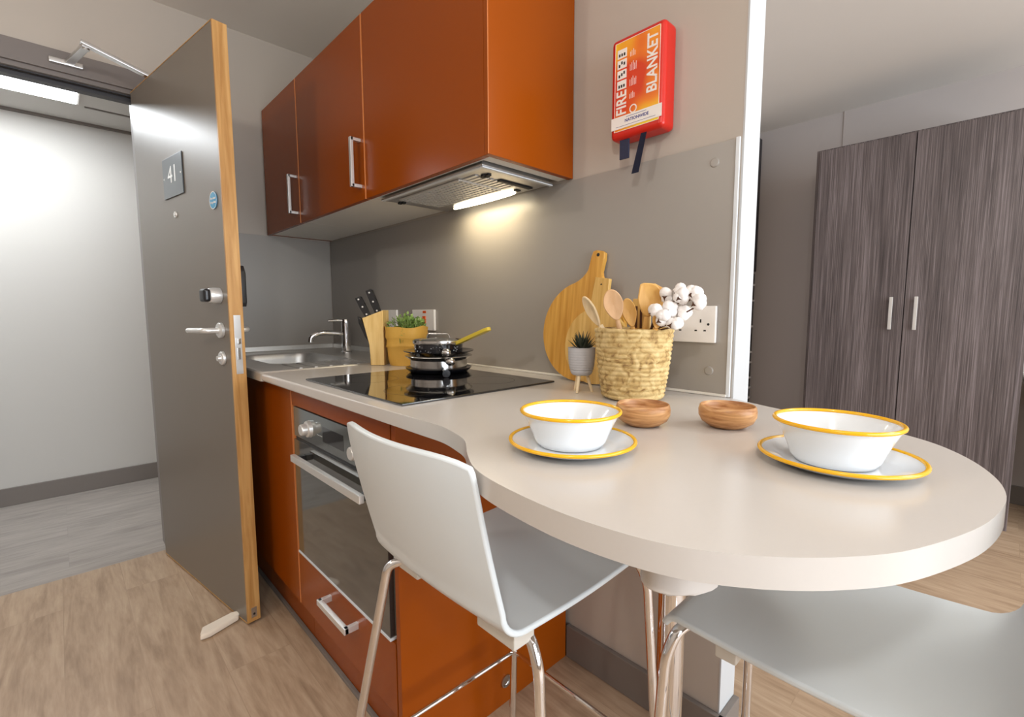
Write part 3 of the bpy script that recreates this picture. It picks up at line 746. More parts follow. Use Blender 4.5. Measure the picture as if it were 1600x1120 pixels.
# ------------------------------------------------------------------ knife block, knives
kr = Vector((.691, .723, 0)); kf = Vector((-.723, .691, 0)); KO = Vector((-1.668, .850, 0))
KBM = Matrix((( kr.x, kf.x, 0, KO.x), (kr.y, kf.y, 0, KO.y), (0, 0, 1, 0), (0, 0, 0, 1)))
KB = thing('knife_block', 'light wood slanted knife block beside the tap', 'knife block', (-1.68, .90, CT))
bm = prism([(0, CT+.0005), (.052, CT+.0005), (.052, 1.122), (-.028, 1.092), (0, .992)], 0, .085, .002, 'XZ'); bm.transform(KBM)
obj('block', bm, M['block'], KB)
def knife(b, tp, y, w, t, lb):
    b = Vector((b[0], y, b[1])); tp = Vector((tp[0], y, tp[1])); d = tp-b; z = d.normalized(); yy = Vector((0, 1, 0)); x = yy.cross(z).normalized()
    W_ = KBM @ Matrix.Translation(b) @ Matrix((x, yy, z)).transposed().to_4x4(); L = d.length
    k = thing('kitchen_knife', lb, 'knife', W_.translation, group='knives in the wooden block')
    bm = prism([(-w*.42, 0), (w*.42, 0), (w*.5, L*.35), (w*.42, L*.6), (w*.55, L*.93), (w*.35, L), (-w*.45, L), (-w*.5, L*.5)], -t/2, t/2, .002, 'XZ')
    bm.transform(W_); obj('handle', bm, M['black'], k)
    for q in (.12, .5, .88):
        bm = tube([(0, -(t/2+.0012), L*q), (0, -t/2+.001, L*q)], .0034, 10); bm.transform(W_); obj('rivet', bm, M['silver'], k)
    bm = box((-w*.35, -.001, -.04), (w*.35, .001, .004)); bm.transform(W_); obj('blade', bm, M['steel'], k)
knife((-.011, 1.098), (-.049, 1.172), .028, .024, .016, 'black riveted knife handle, the lower one nearer the tap')
knife((.024, 1.110), (-.012, 1.200), .045, .026, .017, 'black riveted knife handle, the taller one nearer the plant')
bm = prism([(-.052, 1.098), (-.040, 1.094), (-.022, 1.06), (.000, .995), (-.001, .984), (-.024, 1.02), (-.048, 1.072)], .02, .04, .004, 'XZ'); bm.transform(KBM)
tag(obj('kitchen_scissors', bm, M['black']), 'black plastic scissor handles on the side of the knife block', 'scissors')

# ------------------------------------------------------------------ herb in a paper bag
PB = thing('potted_herb', 'small leafy green herb in a folded brown paper bag', 'potted plant', (-1.60, .97, CT))
bm = B(); n = 48; rings = []
for (r, z, w2) in ((.0, .002, 0), (.066, .0, 0), (.069, .02, .001), (.072, .05, .0015), (.073, .068, .002), (.077, .072, .0015), (.076, .078, .001), (.0745, .098, .001), (.077, .102, .002), (.079, .108, .002), (.078, .130, .003), (.080, .146, .005), (.077, .145, .005), (.074, .125, .003), (.0, .122, 0)):
    ring = []
    for k in range(n):
        a = 2*PI*k/n
        q = 1+.06*math.cos(4*a+.6)*(z > 0)
        zz = z+(w2*.55*math.sin(3*a+z*40+1)+w2*.4*math.sin(5*a) if r else 0)
        ring.append((-1.60+r*q*math.cos(a), .97+r*q*math.sin(a), CT+.0005+zz))
    rings.append(ring)
R = loft(bm, rings[1:]); bm.faces.new(R[0])
obj('paper_bag', bm, M['bag'], PB, angle=60)
bm = lathe([(0, .120), (.070, .118), (.070, .124), (0, .130)], (-1.60, .97, CT), 24); obj('soil', bm, M['soil'], PB)
bm = B(); rnd = random.Random(3)
for i in range(560):
    a = rnd.uniform(0, 2*PI); rr = .073*math.sqrt(rnd.random()); h = rnd.uniform(.125, .205)-rr*.5
    c = Vector((-1.60+rr*math.cos(a), .97+rr*math.sin(a), CT+h)); s = rnd.uniform(.007, .0125)
    d = Vector((math.cos(a)*rnd.uniform(.2, 1)+rnd.uniform(-.6, .6), math.sin(a)*rnd.uniform(.2, 1)+rnd.uniform(-.6, .6), rnd.uniform(.1, 1.2))).normalized()
    u = d.cross(Vector((rnd.random(), rnd.random(), 1))).normalized()
    v = [bm.verts.new(c-d*s), bm.verts.new(c+u*s*.55), bm.verts.new(c+d*s), bm.verts.new(c-u*s*.55)]
    bm.faces.new(v[:3]); bm.faces.new((v[0], v[2], v[3]))
for i in range(30):
    a = rnd.uniform(0, 2*PI); rr = .05*math.sqrt(rnd.random()); addtube(bm, [(-1.60+rr*math.cos(a), .97+rr*math.sin(a), CT+.12), (-1.60+rr*1.2*math.cos(a), .97+rr*1.2*math.sin(a), CT+.18)], .0012, 5)
obj('foliage', bm, M['leaf'], PB, smooth=False)['kind'] = 'stuff'

# ------------------------------------------------------------------ pans on the hob
px_, py_ = -1.305, .91; z0 = CT+.006
def pan(name, lb, cat, prof, z, m, cx=px_, cy=py_):
    t = thing(name, lb, cat, (cx, cy, z)); obj('pan_body', lathe(prof, (cx, cy, z), 56, closed=True), m, t, angle=40); return t
hd = Vector((.80, .6, 0)).normalized()
hd1 = Vector((.93, -.05, 0)).normalized()
def steelhandle(t, z, r0, L, rise, d, m='steel'):
    c = Vector((px_, py_, z)); p = [c+d*r0, c+d*(r0+L*.3)+Vector((0, 0, rise*.5)), c+d*(r0+L*.75)+Vector((0, 0, rise)), c+d*(r0+L)+Vector((0, 0, rise*.8))]
    obj('pan_handle', tube(smoothpath(p, .03), [.006]*4+[.008]*5+[.011]*20 if False else .009, 12), M[m], t)
    return p
P1 = pan('frying_pan', 'black frying pan at the bottom of the stack on the hob', 'frying pan', [(0, 0), (.092, 0), (.098, .003), (.108, .012), (.109, .015), (.106, .014), (.092, .005), (0, .004)], z0, M['blackpan'])
obj('pan_handle', tube([(px_+.10, py_-.05, z0+.012), (px_+.13, py_-.067, z0+.014), (px_+.15, py_-.078, z0+.012)], [.008, .009, .012], 12), M['blackpan'], P1)
P2 = pan('saucepan', 'shiny steel saucepan in the middle of the pan stack', 'saucepan', [(0, .0), (.088, 0), (.093, .004), (.094, .034), (.111, .046), (.110, .048), (.091, .037), (.090, .006), (0, .004)], z0+.0062, M['steel'])
def ballhandle(t, z, d, r0, L, rise):
    c = Vector((px_, py_, z)); p = [c+d*r0, c+d*(r0+L*.45)+Vector((0, 0, rise)), c+d*(r0+L)]
    obj('pan_handle', tube(smoothpath(p, .03), .007, 12), M['steel'], t)
    bm = sphere(c+d*(r0+L+.004), .014, 3, (1.2, 1, .9)); obj('handle_end', bm, M['steel'], t)
ballhandle(P2, z0+.045, Vector((.93, -.36, 0)).normalized(), .098, .045, -.006)
P3 = pan('frying_pan', 'black frying pan with a wide flared rim, upper one in the stack', 'frying pan', [(0, 0), (.070, 0), (.080, .004), (.1155, .016), (.1165, .019), (.078, .008), (0, .005)], z0+.052, M['blackpan'])
ballhandle(P3, z0+.072, Vector((.90, -.43, 0)).normalized(), .105, .03, .006)
P4 = pan('stock_pot', 'black speckled pot with steel rim on top of the pan stack', 'pan', [(0, 0), (.074, 0), (.079, .004), (.080, .030), (.077, .030), (.076, .006), (0, .004)], z0+.061, M['blackpan'])
rnd = random.Random(5); bm = B()
for i in range(46):
    a = rnd.uniform(-2.9, .3); z = rnd.uniform(.006, .024); c = Vector((px_+.0800*math.cos(a), py_+.0800*math.sin(a), z0+.061+z))
    merge(bm, sphere(c, rnd.uniform(.0007, .0016), 1))
sp_ = obj('enamel_speckles', bm, M['enamel'], P4); sp_['kind'] = 'stuff'
P5 = thing('pan_lid', 'glass pan lid with steel rim and arched handle, topmost of the stack', 'pan lid', (px_, py_, z0+.091))
obj('rim', lathe([(.078, .0008), (.084, .0008), (.086, .006), (.085, .013), (.079, .015), (.077, .010)], (px_, py_, z0+.091), 56, closed=True), M['steel'], P5)
obj('glass', lathe([(.0785, .008), (.05, .017), (0, .021), (0, .019), (.05, .015), (.0785, .0062)], (px_, py_, z0+.091), 48), M['glass'], P5)
hx_ = Vector((.82, .57, 0))
cc = Vector((px_, py_, z0+.110)); obj('lid_handle', tube(smoothpath([cc-hx_*.04, cc-hx_*.035+Vector((0, 0, .014)), cc+hx_*.035+Vector((0, 0, .014)), cc+hx_*.04], .016, 5), .0035, 10), M['steel'], P5)
YS = thing('serving_spoon', 'yellow handled serving spoon laid across the top pan', 'spoon', (-1.2, .93, z0+.09))
a_, b_ = Vector((-1.235, .925, z0+.092)), Vector((-1.078, .94, z0+.146))
d_ = (b_-a_).normalized(); R_ = Matrix((d_, Vector((0, 0, 1)).cross(d_).normalized(), d_.cross(Vector((0, 0, 1)).cross(d_).normalized()))).transposed()
bm = prism([(-.005, -.007), (.06, -.009), (.150, -.012), (.162, -.008), (.165, 0), (.162, .008), (.150, .012), (.06, .009), (-.005, .007)], -.005, .006, .002)
bm.transform(Matrix.Translation(a_) @ R_.to_4x4()); obj('handle', bm, M['yelhandle'], YS)
obj('bowl', sphere(a_-d_*.022+Vector((0, 0, .004)), .026, 3, (1.0, .9, .28)), M['steel'], YS)

# ------------------------------------------------------------------ chopping boards
def board(name, lb, cx, cz, r, hdir, hlen, hw, y0, lean, th, m, hole, endw=None, rx=None):
    """outline in XZ around (cx,cz)"""
    pts = []; a0 = math.atan2(hdir[1], hdir[0]); half = math.asin(min(.99, hw/2/r)); fil = half*2.0
    n = 60
    for k in range(n+1):
        a = a0+fil+(2*PI-2*fil)*k/n; pts.append((r*math.cos(a), r*math.sin(a)))
    H = Vector((hdir[0], hdir[1])).normalized(); S_ = Vector((-H.y, H.x)); ew = (endw or hw)/2
    right = [H*(r*math.cos(fil)+.012)-S_*(r*math.sin(fil)*.72), H*(r+.02)-S_*(hw/2*.98), H*(r+hlen*.35)-S_*(hw/2*.8), H*(r+hlen*.75)-S_*ew, H*(r+hlen*.95)-S_*ew*.86, H*(r+hlen)-S_*ew*.45]
    left = [H*v.dot(H)+S_*(-v.dot(S_)) for v in right[::-1]]
    pts += [tuple(v) for v in right]+[tuple(v) for v in left]
    t = thing(name, lb, 'chopping board', (cx, y0, CT))
    bm = prism(pts, -th/2, th/2, .003, 'XZ')
    bm.transform(Matrix.Translation((cx, y0, cz)) @ Matrix.Rotation(lean, 4, 'X'))
    obj('board', bm, m, t)
    bm = B(); c = H*(r+hlen*.86 if hole == 'round' else r+hlen*.72)
    addtube(bm, [(c.x, -th/2-.0006, c.y), (c.x, -th/2+.001, c.y)], .005, 16)
    bm.transform(Matrix.Translation((cx, y0, cz)) @ Matrix.Rotation(lean, 4, 'X')); obj('hanging_hole', bm, M['hole'], t)
    return t
board('chopping_board', 'large round bamboo chopping board with long handle leaning on the splashback', -.853, 1.058, .145, (.19, 1), .088, .048, 1.098, math.radians(-6), .015, M['bamboo'], 'round')
bm_ = None
t = thing('chopping_board', 'smaller golden wood board with square-ended handle, in front of the round one', 'chopping board', (-.79, 1.06, CT))
pts = []
for k in range(41):
    a = math.radians(106+(432-106)*k/40); pts.append((-.785+.105*math.cos(a), 1.020+.105*math.sin(a)))
pts += [(-.765, 1.128), (-.768, 1.150), (-.742, 1.150)][:0]+[(-.754, 1.135), (-.750, 1.204), (-.798, 1.211), (-.806, 1.135)]
bm = prism(pts, -.006, .006, .002, 'XZ'); bm.transform(Matrix.Translation((0, 1.062, 0)) @ Matrix.Translation((0, 0, CT)) @ Matrix.Rotation(math.radians(-5), 4, 'X') @ Matrix.Translation((0, 0, -CT)))
obj('board', bm, M['bamboo2'], t)
bm = B(); addtube(bm, [(-.776, 1.0800, 1.188), (-.776, 1.0818, 1.188)], .0032, 12)
obj('hanging_hole', bm, M['hole'], t)

# ------------------------------------------------------------------ succulent
SP = thing('succulent_pot', 'spiky dark succulent in a ribbed grey pot on wooden legs', 'potted plant', (-.735, .945, CT))
sx_, sy_ = -.735, .945
prof = [(0, .044), (.022, .044), (.026, .048)]
for k in range(9):
    z = .052+k*.0062; r = .0275+.0065*(1-math.exp(-k*.35)); prof += [(r, z), (r+.0008, z+.002), (r, z+.0045)]
prof += [(.034, .110), (.0345, .113), (.032, .113), (.031, .104), (0, .104)]
obj('pot', lathe(prof, (sx_, sy_, CT), 40), M['concrete'], SP, angle=60)
for k in range(3):
    a = math.radians(-75+120*k)
    obj('leg', tube([(sx_+.014*math.cos(a), sy_+.014*math.sin(a), CT+.045), (sx_+.027*math.cos(a), sy_+.027*math.sin(a), CT+.0005)], [.0048, .0032], 10), M['spoon_pale'], SP)
bm = B(); rnd = random.Random(11)
for i in range(46):
    a = rnd.uniform(0, 2*PI); tilt = rnd.uniform(.1, 1.15); L = rnd.uniform(.03, .048)
    d = Vector((math.cos(a)*math.sin(tilt), math.sin(a)*math.sin(tilt), math.cos(tilt))); s = d.cross(Vector((0, 0, 1))).normalized()*.004
    b0 = Vector((sx_, sy_, CT+.104))+d*.004; m_ = b0+d*L*.5
    v = [bm.verts.new(b0-s*.7), bm.verts.new(b0+s*.7), bm.verts.new(m_+s), bm.verts.new(b0+d*L+Vector((0, 0, .004))), bm.verts.new(m_-s), bm.verts.new(m_+d.cross(s).normalized()*.002)]
    bm.faces.new((v[0], v[1], v[5])); bm.faces.new((v[1], v[2], v[5])); bm.faces.new((v[2], v[3], v[5])); bm.faces.new((v[3], v[4], v[5])); bm.faces.new((v[4], v[0], v[5]))
obj('leaves', bm, M['leafdark'], SP, smooth=False)

# ------------------------------------------------------------------ basket + utensils
bkx, bky = -.602, .968
BK = thing('woven_basket', 'round woven seagrass basket holding wooden spoons', 'basket', (bkx, bky, CT))
bm = B(); n = 72; NR = 15; Hh = .160
rings = []
def bkr(t): return .069+.0185*t+.002*math.sin(t*PI)
for i in range(NR*6+1):
    t = i/(NR*6); ph = (i % 6)/6
    ring = []
    for k in range(n):
        a = 2*PI*k/n; z = t*Hh+.0015*math.sin(2*a+i*.13)
        r = bkr(t)+.0026*math.sin(PI*ph)+.0009*math.sin(a*26+i//6*1.9)*(1 if ph else .3)
        ring.append((bkx+r*math.cos(a), bky+r*math.sin(a), CT+.0035+z))
    rings.append(ring)
for (dr_, z) in ((-.003, .1625), (-.007, .158), (-.008, .10), (-.009, .006)):
    tt = min(z/Hh, 1); rings.append([(bkx+(bkr(tt)+dr_)*math.cos(2*PI*k/n), bky+(bkr(tt)+dr_)*math.sin(2*PI*k/n), CT+.0015+z) for k in range(n)])
R = loft(bm, rings); bm.faces.new(R[-1]); bm.faces.new(R[0])
obj('basket_body', bm, M['basket'], BK, angle=80)
# spoons: P(x,z) positions on plane y
def spoon(name, lb, cat, top, base, w, hl, m, shape='oval', yaw=0, cup=.006, tilt=0):
    """top: centre of head, base: lower end of handle inside the basket"""
    top = Vector(top); base = Vector(base); d = (top-base).normalized()
    yv = Vector((math.sin(yaw), -math.cos(yaw), 0)); yv = (yv-d*yv.dot(d)).normalized(); xv = d.cross(yv).normalized()*-1
    R = Matrix((xv, yv, d)).transposed().to_4x4()
    t = thing(name, lb, cat, base)
    L = (top-base).length
    obj('handle', tube([base, base+d*(L-hl*.5)], [.0055, .0060], 10), m, t)
    bm = B(); n = 26
    def outline(s):
        o = []
        for k in range(n):
            a = 2*PI*k/n; x = math.cos(a)*w/2; z = math.sin(a)*hl/2
            if shape == 'flat': # straight slanted top
                z = min(z, hl*.5); x = x*(1+.25*max(0, math.sin(a))); 
                if math.sin(a) > .2: z = hl*.32+x*.5
            if shape == 'corner' and math.sin(a) > 0 and math.cos(a) > 0: q_ = 1/max(abs(math.sin(a)), abs(math.cos(a))); q_ = 1+(q_-1)*.9; x *= q_; z *= q_
            if math.sin(a) < 0: x *= (1-.30*abs(math.sin(a)))
            o.append((x*s, z*s))
        return o
    rows = [(0.02, -cup), (.4, -cup*.9), (.7, -cup*.5), (.93, 0), (1, .0018), (1, .004), (.93, .0055), (.6, -cup+.009), (.02, -cup+.006)] if shape != 'flat' else [(.02, 0), (.95, 0), (1, .001), (1, .003), (.95, .004), (.02, .004)]
    loftr = [[(x, -y, z) for x, z in outline(s)] for s, y in rows]
    # y axis local: + faces the room
    Rr = loft(bm, [[(p[0], -p[1], p[2]) for p in r] for r in loftr]); bm.faces.new(Rr[0]); bm.faces.new(Rr[-1])
    bm.transform(Matrix.Translation(top) @ R)
    obj('head', bm, m, t)
    return t
zb = CT+.012
spoon('wooden_spoon', 'pale wooden spoon leaning left out of the basket', 'wooden spoon', (-.712, .955, 1.117), (-.595, .985, zb), .040, .084, M['spoon_pale'], yaw=-.45)
spoon('wooden_spoon', 'pinkish wooden spoon with large oval head upright in the basket', 'wooden spoon', (-.643, .945, 1.130), (-.590, .965, zb), .046, .075, M['spoon_pink'], yaw=.65)
spoon('wooden_spoon', 'narrow golden wooden spoon half hidden behind the pinkish one', 'wooden spoon', (-.626, .985, 1.112), (-.585, 1.0, zb), .034, .070, M['spoon_gold'], yaw=.75)
spoon('wooden_spoon', 'golden wooden corner spoon beside the cotton bolls', 'wooden spoon', (-.553, .950, 1.140), (-.580, .945, zb), .052, .074, M['spoon_gold'], shape='corner', yaw=.75)
spoon('wooden_spatula', 'flat golden spatula tip just behind the corner spoon', 'spatula', (-.544, .985, 1.148), (-.560, .995, zb), .034, .066, M['spoon_gold'], shape='flat', yaw=.75)
t = thing('slotted_spatula', 'straight-topped wooden spatula with dark slots at the back of the basket', 'spatula', (-.61, 1.02, CT))
bm = box((-.640, 1.022, 1.02), (-.592, 1.027, 1.146), .0015); addbox(bm, (-.624, 1.022, zb), (-.608, 1.027, 1.03), .0015)
obj('blade', bm, M['bamboo2'], t)
bm = B()
for q in (0, 1, 2): addbox(bm, (-.632+q*.013, 1.0212, 1.075), (-.626+q*.013, 1.022, 1.128))
split_obj('slot', bm, M['twig'], t)
spoon('wooden_spoon', 'wooden handle poking out low under the cotton bolls', 'wooden spoon', (-.520, .93, 1.098), (-.575, .96, zb), .024, .040, M['spoon_gold'], yaw=.75)

# cotton stems
def cpos(px, py, y=.955): return Vector((-.495+(px-1060)*.00143, y, 1.144-(py-465)*.00143))
stems = [('tall cotton stem with three white bolls at the top left', [(1045.6, 461, .96), (1060, 454, .975), (1072, 463, .95)], (-.590, .965)),
         ('cotton stem with three white bolls reaching furthest right', [(1086, 458, .965), (1095, 472, .955), (1070.6, 488, .965)], (-.580, .972)),
         ('short cotton stem with four white bolls low by the basket rim', [(1038, 484, .935), (1056, 481, .945), (1053, 496, .925), (1067, 502, .935)], (-.585, .955))]
rnd = random.Random(21)
for lb, bolls, base in stems:
    t = thing('cotton_stem', lb, 'cotton stem', (base[0], base[1], zb), group=None)
    cen = sum((cpos(a, b, c) for a, b, c in bolls), Vector())/len(bolls)
    bm = B(); rootp = Vector((base[0], base[1], zb)); fork = Vector((-.553+.012*(cen.x+.5), .952, 1.068))
    addtube(bm, [rootp, fork], .0022, 8)
    for a, b, c in bolls: addtube(bm, [fork, cpos(a, b, c)+Vector((0, 0, -.008))], .0016, 8)
    obj('stem', bm, M['twig'], t)
    for a, b, c in bolls:
        p = cpos(a, b, c); bm = B()
        for j in range(5):
            o_ = Vector((rnd.uniform(-1, 1), rnd.uniform(-1, 1), rnd.uniform(-1, 1))).normalized()*.0075
            merge(bm, sphere(p+o_, rnd.uniform(.0105, .0135), 2))
        bo = obj('cotton_boll', bm, M['cotton'], t, angle=180)
        bm = B(); f0 = (Vector((0, 0, 0))-Vector((.35, .9, .1))).normalized(); c_ = p+Vector((.2*rnd.uniform(-1, 1), -1, -.35)).normalized()*.0165
        for j in range(3):
            u_ = Vector((math.cos(j*2.1+a), 0, math.sin(j*2.1+a)))
            v = [bm.verts.new(c_+u_*.008), bm.verts.new(c_+Vector((-u_.z, 0, u_.x))*.0025+Vector((0, -.002, 0))), bm.verts.new(c_-u_*.001+Vector((0, -.001, 0))), bm.verts.new(c_+Vector((u_.z, 0, -u_.x))*.0025+Vector((0, -.002, 0)))]
            bm.faces.new(v)
        obj('husk', bm, M['twig'], bo)

# ------------------------------------------------------------------ bowls and plates
def plate(name, lb, c, r):
    t = thing(name, lb, 'plate', (c[0], c[1], CT))
    pr = [(0, .0015), (r*.66, .0015), (r*.74, .0035), (r*.97, .0125), (r*.985, .0150), (r*.96, .0155), (r*.73, .0065), (r*.64, .0045), (0, .0045)]
    obj('plate_body', lathe(pr, (c[0], c[1], CT), 72), M['enamel'], t, angle=60)
    obj('yellow_rim', lathe([(r-.0035+.0030*math.cos(a), .0145+.0026*math.sin(a)) for a in [2*PI*k/12 for k in range(12)]], (c[0], c[1], CT), 72, closed=True), M['yellow'], t)
    return t
def bowl(name, lb, c, r, zt, rb):
    z0 = .0050; t = thing(name, lb, 'bowl', (c[0], c[1], CT+z0)); h = zt-CT-z0
    pr = [(0, .001), (rb*.86, 0), (rb*.93, .001)]
    for k in range(1, 9):
        s = k/8; pr.append((rb+(r*.965-rb)*(s**1.35)*.9+(r*.965-rb)*.1*s, .002+(h-.004)*s))
    pr.append((r*.985, h-.0005))
    inn = [(a-.0022, max(b, .0035)) for a, b in pr[2:]][::-1]; inn[0] = (r*.955, h-.001)
    pr += inn+[(0, .0035)]
    obj('bowl_body', lathe(pr, (c[0], c[1], CT+z0), 72), M['enamel'], t, angle=60)
    obj('yellow_rim', lathe([(r-.0028+.0028*math.cos(a), h-.0010+.0027*math.sin(a)) for a in [2*PI*k/12 for k in range(12)]], (c[0], c[1], CT+z0), 72, closed=True), M['yellow'], t)
    return t
plate('enamel_plate', 'white enamel plate with yellow rim, nearer the hob', (-.437, .541), .095)
bowl('enamel_bowl', 'white enamel bowl with yellow rim on the plate nearer the hob', (-.442, .543), .0755, .970, .052)
plate('enamel_plate', 'white enamel plate with yellow rim at the rounded end of the bar', (-.144, .731), .0945)
bowl('enamel_bowl', 'white enamel bowl with yellow rim on the plate at the rounded end', (-.147, .728), .0735, .973, .050)
def wbowl(lb, c):
    t = thing('wooden_bowl', lb, 'wooden bowl', (c[0], c[1], CT), group=None)
    pr = [(0, 0), (.026, 0), (.032, .003), (.042, .010), (.047, .020), (.0475, .030), (.0455, .0375), (.0440, .0388), (.0425, .037), (.0425, .028), (.040, .017), (.030, .009), (0, .007)]
    obj('bowl', lathe(pr, (c[0], c[1], CT+.0005), 56), M['acacia'], t, angle=60)
wbowl('small round wooden bowl just behind the left enamel bowl', (-.441, .745))
wbowl('small round wooden bowl standing alone near the wall end', (-.330, .838))

# ------------------------------------------------------------------ bar stools
def make_stool(loc, rz, lb):
    t = thing('bar_stool', lb, 'bar stool', loc, rz, group='white shell bar stools at the breakfast bar')
    # profile (y, z, halfwidth, curve) from top of back down, along the seat and over the front lip
    prof = []
    for k in range(13):
        s = k/12; prof.append((-.068+.058*s**1.2, .934-(.934-.700)*s, .174+.004*s, .030*(1-.55*s)))
    for k in range(1, 8):
        a = PI/2*k/7; prof.append((-.010+.040*(1-math.cos(a)), .700-.040*math.sin(a), .178+.001*k/7, .015*(1-k/7)))
    for k in range(1, 9):
        s = k/8; prof.append((.030+.315*s, .660-.006*math.sin(PI*s), .179-.002*s, 0))
    for k in range(1, 6):
        a = math.radians(75)*k/5; prof.append((.345+.030*math.sin(a), .660-.030*(1-math.cos(a)), .177-.004*k/5, 0))
    nu = 17; bm = B(); rows = []
    for i, (y, z, hw, cv) in enumerate(prof):
        row = []
        for j in range(nu):
            u = -1+2*j/(nu-1)
            zz = z; w2 = hw
            if i < 3: w2 = hw*(1-.03*(1-i/3)**2)
            row.append(bm.verts.new((u*w2+(.012*(1-i/12) if i < 12 else 0), y-cv*(1-u*u)+0, zz-(.004*(1-u*u) if 19 < i < 28 else 0)-(.010*abs(u)**6 if i == 0 else 0))))
        rows.append(row)
    for a, b in zip(rows, rows[1:]):
        for j in range(nu-1): bm.faces.new((a[j], a[j+1], b[j+1], b[j]))
    bmesh.ops.recalc_face_normals(bm, faces=bm.faces[:])
    bmesh.ops.solidify(bm, geom=bm.faces[:], thickness=.010)
    so = obj('seat_shell', bm, M['stool'], t, local=True, angle=50)
    bv = so.modifiers.new('round', 'BEVEL'); bv.width = .0035; bv.segments = 3; bv.limit_method = 'ANGLE'; bv.angle_limit = math.radians(45)
    zt = .634
    legs = {}
    for k_, sx_l in (('l', -1), ('r', 1)):
        legs['r'+k_] = [(sx_l*.10, .055, zt), (sx_l*.165, .050, zt-.002), (sx_l*.185, .048, zt-.045), (sx_l*.203, .042, .30), (sx_l*.218, .030, .004)]
        legs['f'+k_] = [(sx_l*.10, .335, zt), (sx_l*.165, .352, zt-.002), (sx_l*.180, .362, zt-.045), (sx_l*.200, .368, .30), (sx_l*.214, .375, .004)]
    legs['rl'] = [(-.10, .050, zt), (-.148, .020, zt+.004), (-.163, -.004, zt-.004), (-.206, -.050, .315), (-.245, -.085, .004)]
    for k, p in legs.items():
        lg = obj('leg', tube(smoothpath(p, .018, 5), .0088, 14), M['chrome'], t, local=True)
        obj('rubber_foot', lathe([(0, 0), (.014, 0), (.014, .014), (.0108, .016)], p[-1][:2]+(0,), 16), M['black'], lg, local=True)
    bm = B(); addtube(bm, [(-.10, .045, zt), (-.10, .345, zt)], .0095, 12); addtube(bm, [(.10, .045, zt), (.10, .345, zt)], .0095, 12)
    addtube(bm, [(-.10, .055, zt), (.10, .055, zt)], .0095, 12); addtube(bm, [(-.10, .335, zt), (.10, .335, zt)], .0095, 12)
    obj('seat_frame', bm, M['chrome'], t, local=True)
    zr = .235
    bm = B(); q = [(-.214, -.056, zr), (-.203, .370, zr), (.203, .370, zr), (.206, .040, zr)]
    for a, b in zip(q, q[1:]+q[:1]): addtube(bm, [a, b], .0055, 10)
    obj('footrest', bm, M['chrome'], t, local=True)
    for (x0, x1, y0, y1) in ((.085, .170, .012, .055), (-.170, -.085, .012, .055), (-.172, -.115, .262, .292)):
        obj('mounting_bracket', box((x0, y0, .626), (x1, y1, .652), .003), M['plastic_grey'], t, local=True)
    return t
S1 = make_stool((-.629, .430, 0), 0, 'white shell bar stool tucked in facing the oven, backrest towards the viewer')
S2 = dup(S1, (.035, .815, 0), PI/2, 'white shell bar stool at the rounded end, only its seat showing')

# ------------------------------------------------------------------ far room: wardrobe etc.
Wd = thing('wardrobe', 'tall dark grey-brown two-door wardrobe against the far wall', 'wardrobe', (-.4, 3.65, 0))
wx0, wx1, wy, wz = -.872, .066, 3.40, 2.078
obj('carcass', box((wx0, wy+.002, .0), (wx1, 3.912, wz), .001), M['ward'], Wd)
d1 = obj('wardrobe_door', box((wx0+.018, wy-.018, .08), (-.4075, wy, wz-.012), .001), M['ward'], Wd)
d2 = obj('wardrobe_door', box((-.4025, wy-.018, .08), (wx1-.020, wy, wz-.012), .001), M['ward'], Wd)
for d, hx in ((d1, -.460), (d2, -.353)):
    bm = B(); addbox(bm, (hx-.008, wy-.044, 1.012), (hx+.008, wy-.034, 1.192), .002); addbox(bm, (hx-.005, wy-.036, 1.03), (hx+.005, wy-.018, 1.04)); addbox(bm, (hx-.005, wy-.036, 1.165), (hx+.005, wy-.018, 1.175))
    obj('wardrobe_handle', bm, M['silver'], d)
Sh = thing('shelving_rack', 'narrow dark shelving rack glimpsed past the white wall end', 'shelving', (-1.40, 3.85, 0))
bm = box((-1.419, 3.74, 1.42), (-1.376, 3.93, 2.40)); addbox(bm, (-1.419, 3.74, 0), (-1.41, 3.93, 1.42))
obj('rack_panel', bm, M['frame_dark'], Sh, smooth=False)
bm = B(); rnd = random.Random(2); z = .35
while z < 1.36:
    addbox(bm, (-1.41, 3.74, z), (-1.376, 3.93, z+.015)); z += rnd.choice((.08, .12, .2))
obj('shelf', bm, M['white'], Sh, smooth=False)
bm = box((-1.409, 3.745, .1), (-1.382, 3.925, 1.40)); obj('stored_files', bm, M['black'], Sh, smooth=False)
Dk = thing('desk', 'white desk top just visible beyond the wardrobe', 'desk', (.9, 3.6, 0))
obj('desktop', box((.075, 3.42, .745), (1.6, 3.90, .772), .003), M['white'], Dk)
obj('desk_panel', box((.30, 3.45, 0), (.33, 3.89, .745), .002), M['ward'], Dk)
obj('desk_leg', box((1.55, 3.45, 0), (1.58, 3.89, .745), .002), M['ward'], Dk)

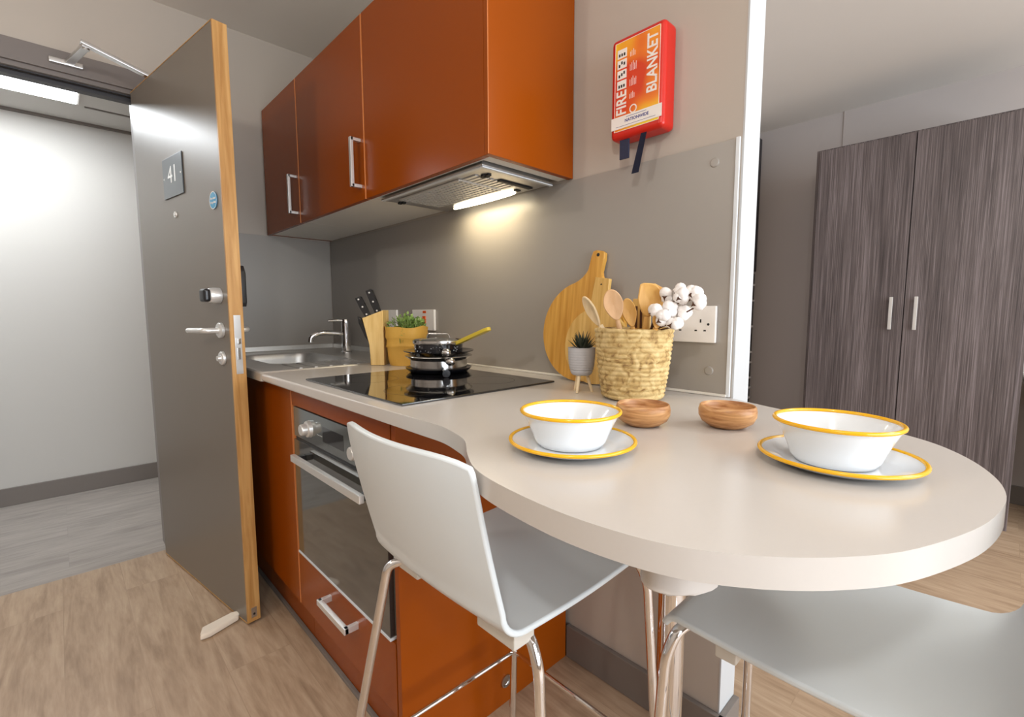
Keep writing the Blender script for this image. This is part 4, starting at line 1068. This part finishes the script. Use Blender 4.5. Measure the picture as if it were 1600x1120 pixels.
# ------------------------------------------------------------------ lights
def area(name, loc, rot, size, power, col, sy=None, spread=None):
    l = bpy.data.lights.new(name, 'AREA'); l.energy = power; l.color = col; l.size = size
    if sy: l.shape = 'RECTANGLE'; l.size_y = sy
    if spread: l.spread = spread
    o = bpy.data.objects.new(name, l); COL.objects.link(o); o.location = loc; o.rotation_euler = rot
    return o
def point(name, loc, power, col, r):
    l = bpy.data.lights.new(name, 'POINT'); l.energy = power; l.color = col; l.shadow_soft_size = r
    o = bpy.data.objects.new(name, l); COL.objects.link(o); o.location = loc
area('window_daylight', (2.80, 1.2, 1.3), (0, PI/2, 0), 1.8, 165, (.86, .93, 1.0), 4.0)
area('corridor_led', (-3.47, -.45, 2.24), (0, 0, 0), .26, 10, (.90, .96, 1.0), 1.2)
point('unseen_entrance_lamp', (-1.15, -.95, 2.03), 17, (1, .94, .86), .06)  # unseen, set low under its added globe to light the ceiling
point('unseen_bar_lamp', (.3, -.5, 2.03), 25, (1, .98, .95), .06)  # unseen, under the other added globe, moved in to brighten the stool seat
area('fill_living', (.9, 2.1, 2.43), (0, 0, 0), .5, 16, (1, .98, .96))  # fill added to lighten the far wall that the wardrobe shades
area('hood_lamp', (-1.282, 1.06, 1.482), (0, 0, 0), .28, 1.2, (1, .84, .55), .04)
wd = bpy.data.worlds.new('w'); SC.world = wd; wd.use_nodes = True
wd.node_tree.nodes['Background'].inputs[0].default_value = (.8, .88, 1, 1); wd.node_tree.nodes['Background'].inputs[1].default_value = 1.0

# ------------------------------------------------------------------ camera
yaw, pit, rol = map(math.radians, (46.28, -5.63, -.13))
cy, sy, cp, sp__ = math.cos(yaw), math.sin(yaw), math.cos(pit), math.sin(pit)
f_ = Vector((-sy*cp, cy*cp, sp__)); r_ = Vector((cy, sy, 0)); u_ = r_.cross(f_)
cr_, sr_ = math.cos(rol), math.sin(rol)
r2 = r_*cr_+u_*sr_; u2 = u_*cr_-r_*sr_
cam = bpy.data.cameras.new('camera'); cam.sensor_width = 36; cam.lens = 36*740/1600; cam.clip_start = .02
co = bpy.data.objects.new('camera', cam); COL.objects.link(co)
co.matrix_world = Matrix.Translation((0, 0, 1.115)) @ Matrix((r2, u2, -f_)).transposed().to_4x4()
SC.camera = co
SC.view_settings.view_transform = 'Standard'; SC.view_settings.look = 'None'
SC.view_settings.gamma = 1; SC.view_settings.exposure = 0.0
SC.view_settings.use_curve_mapping = False
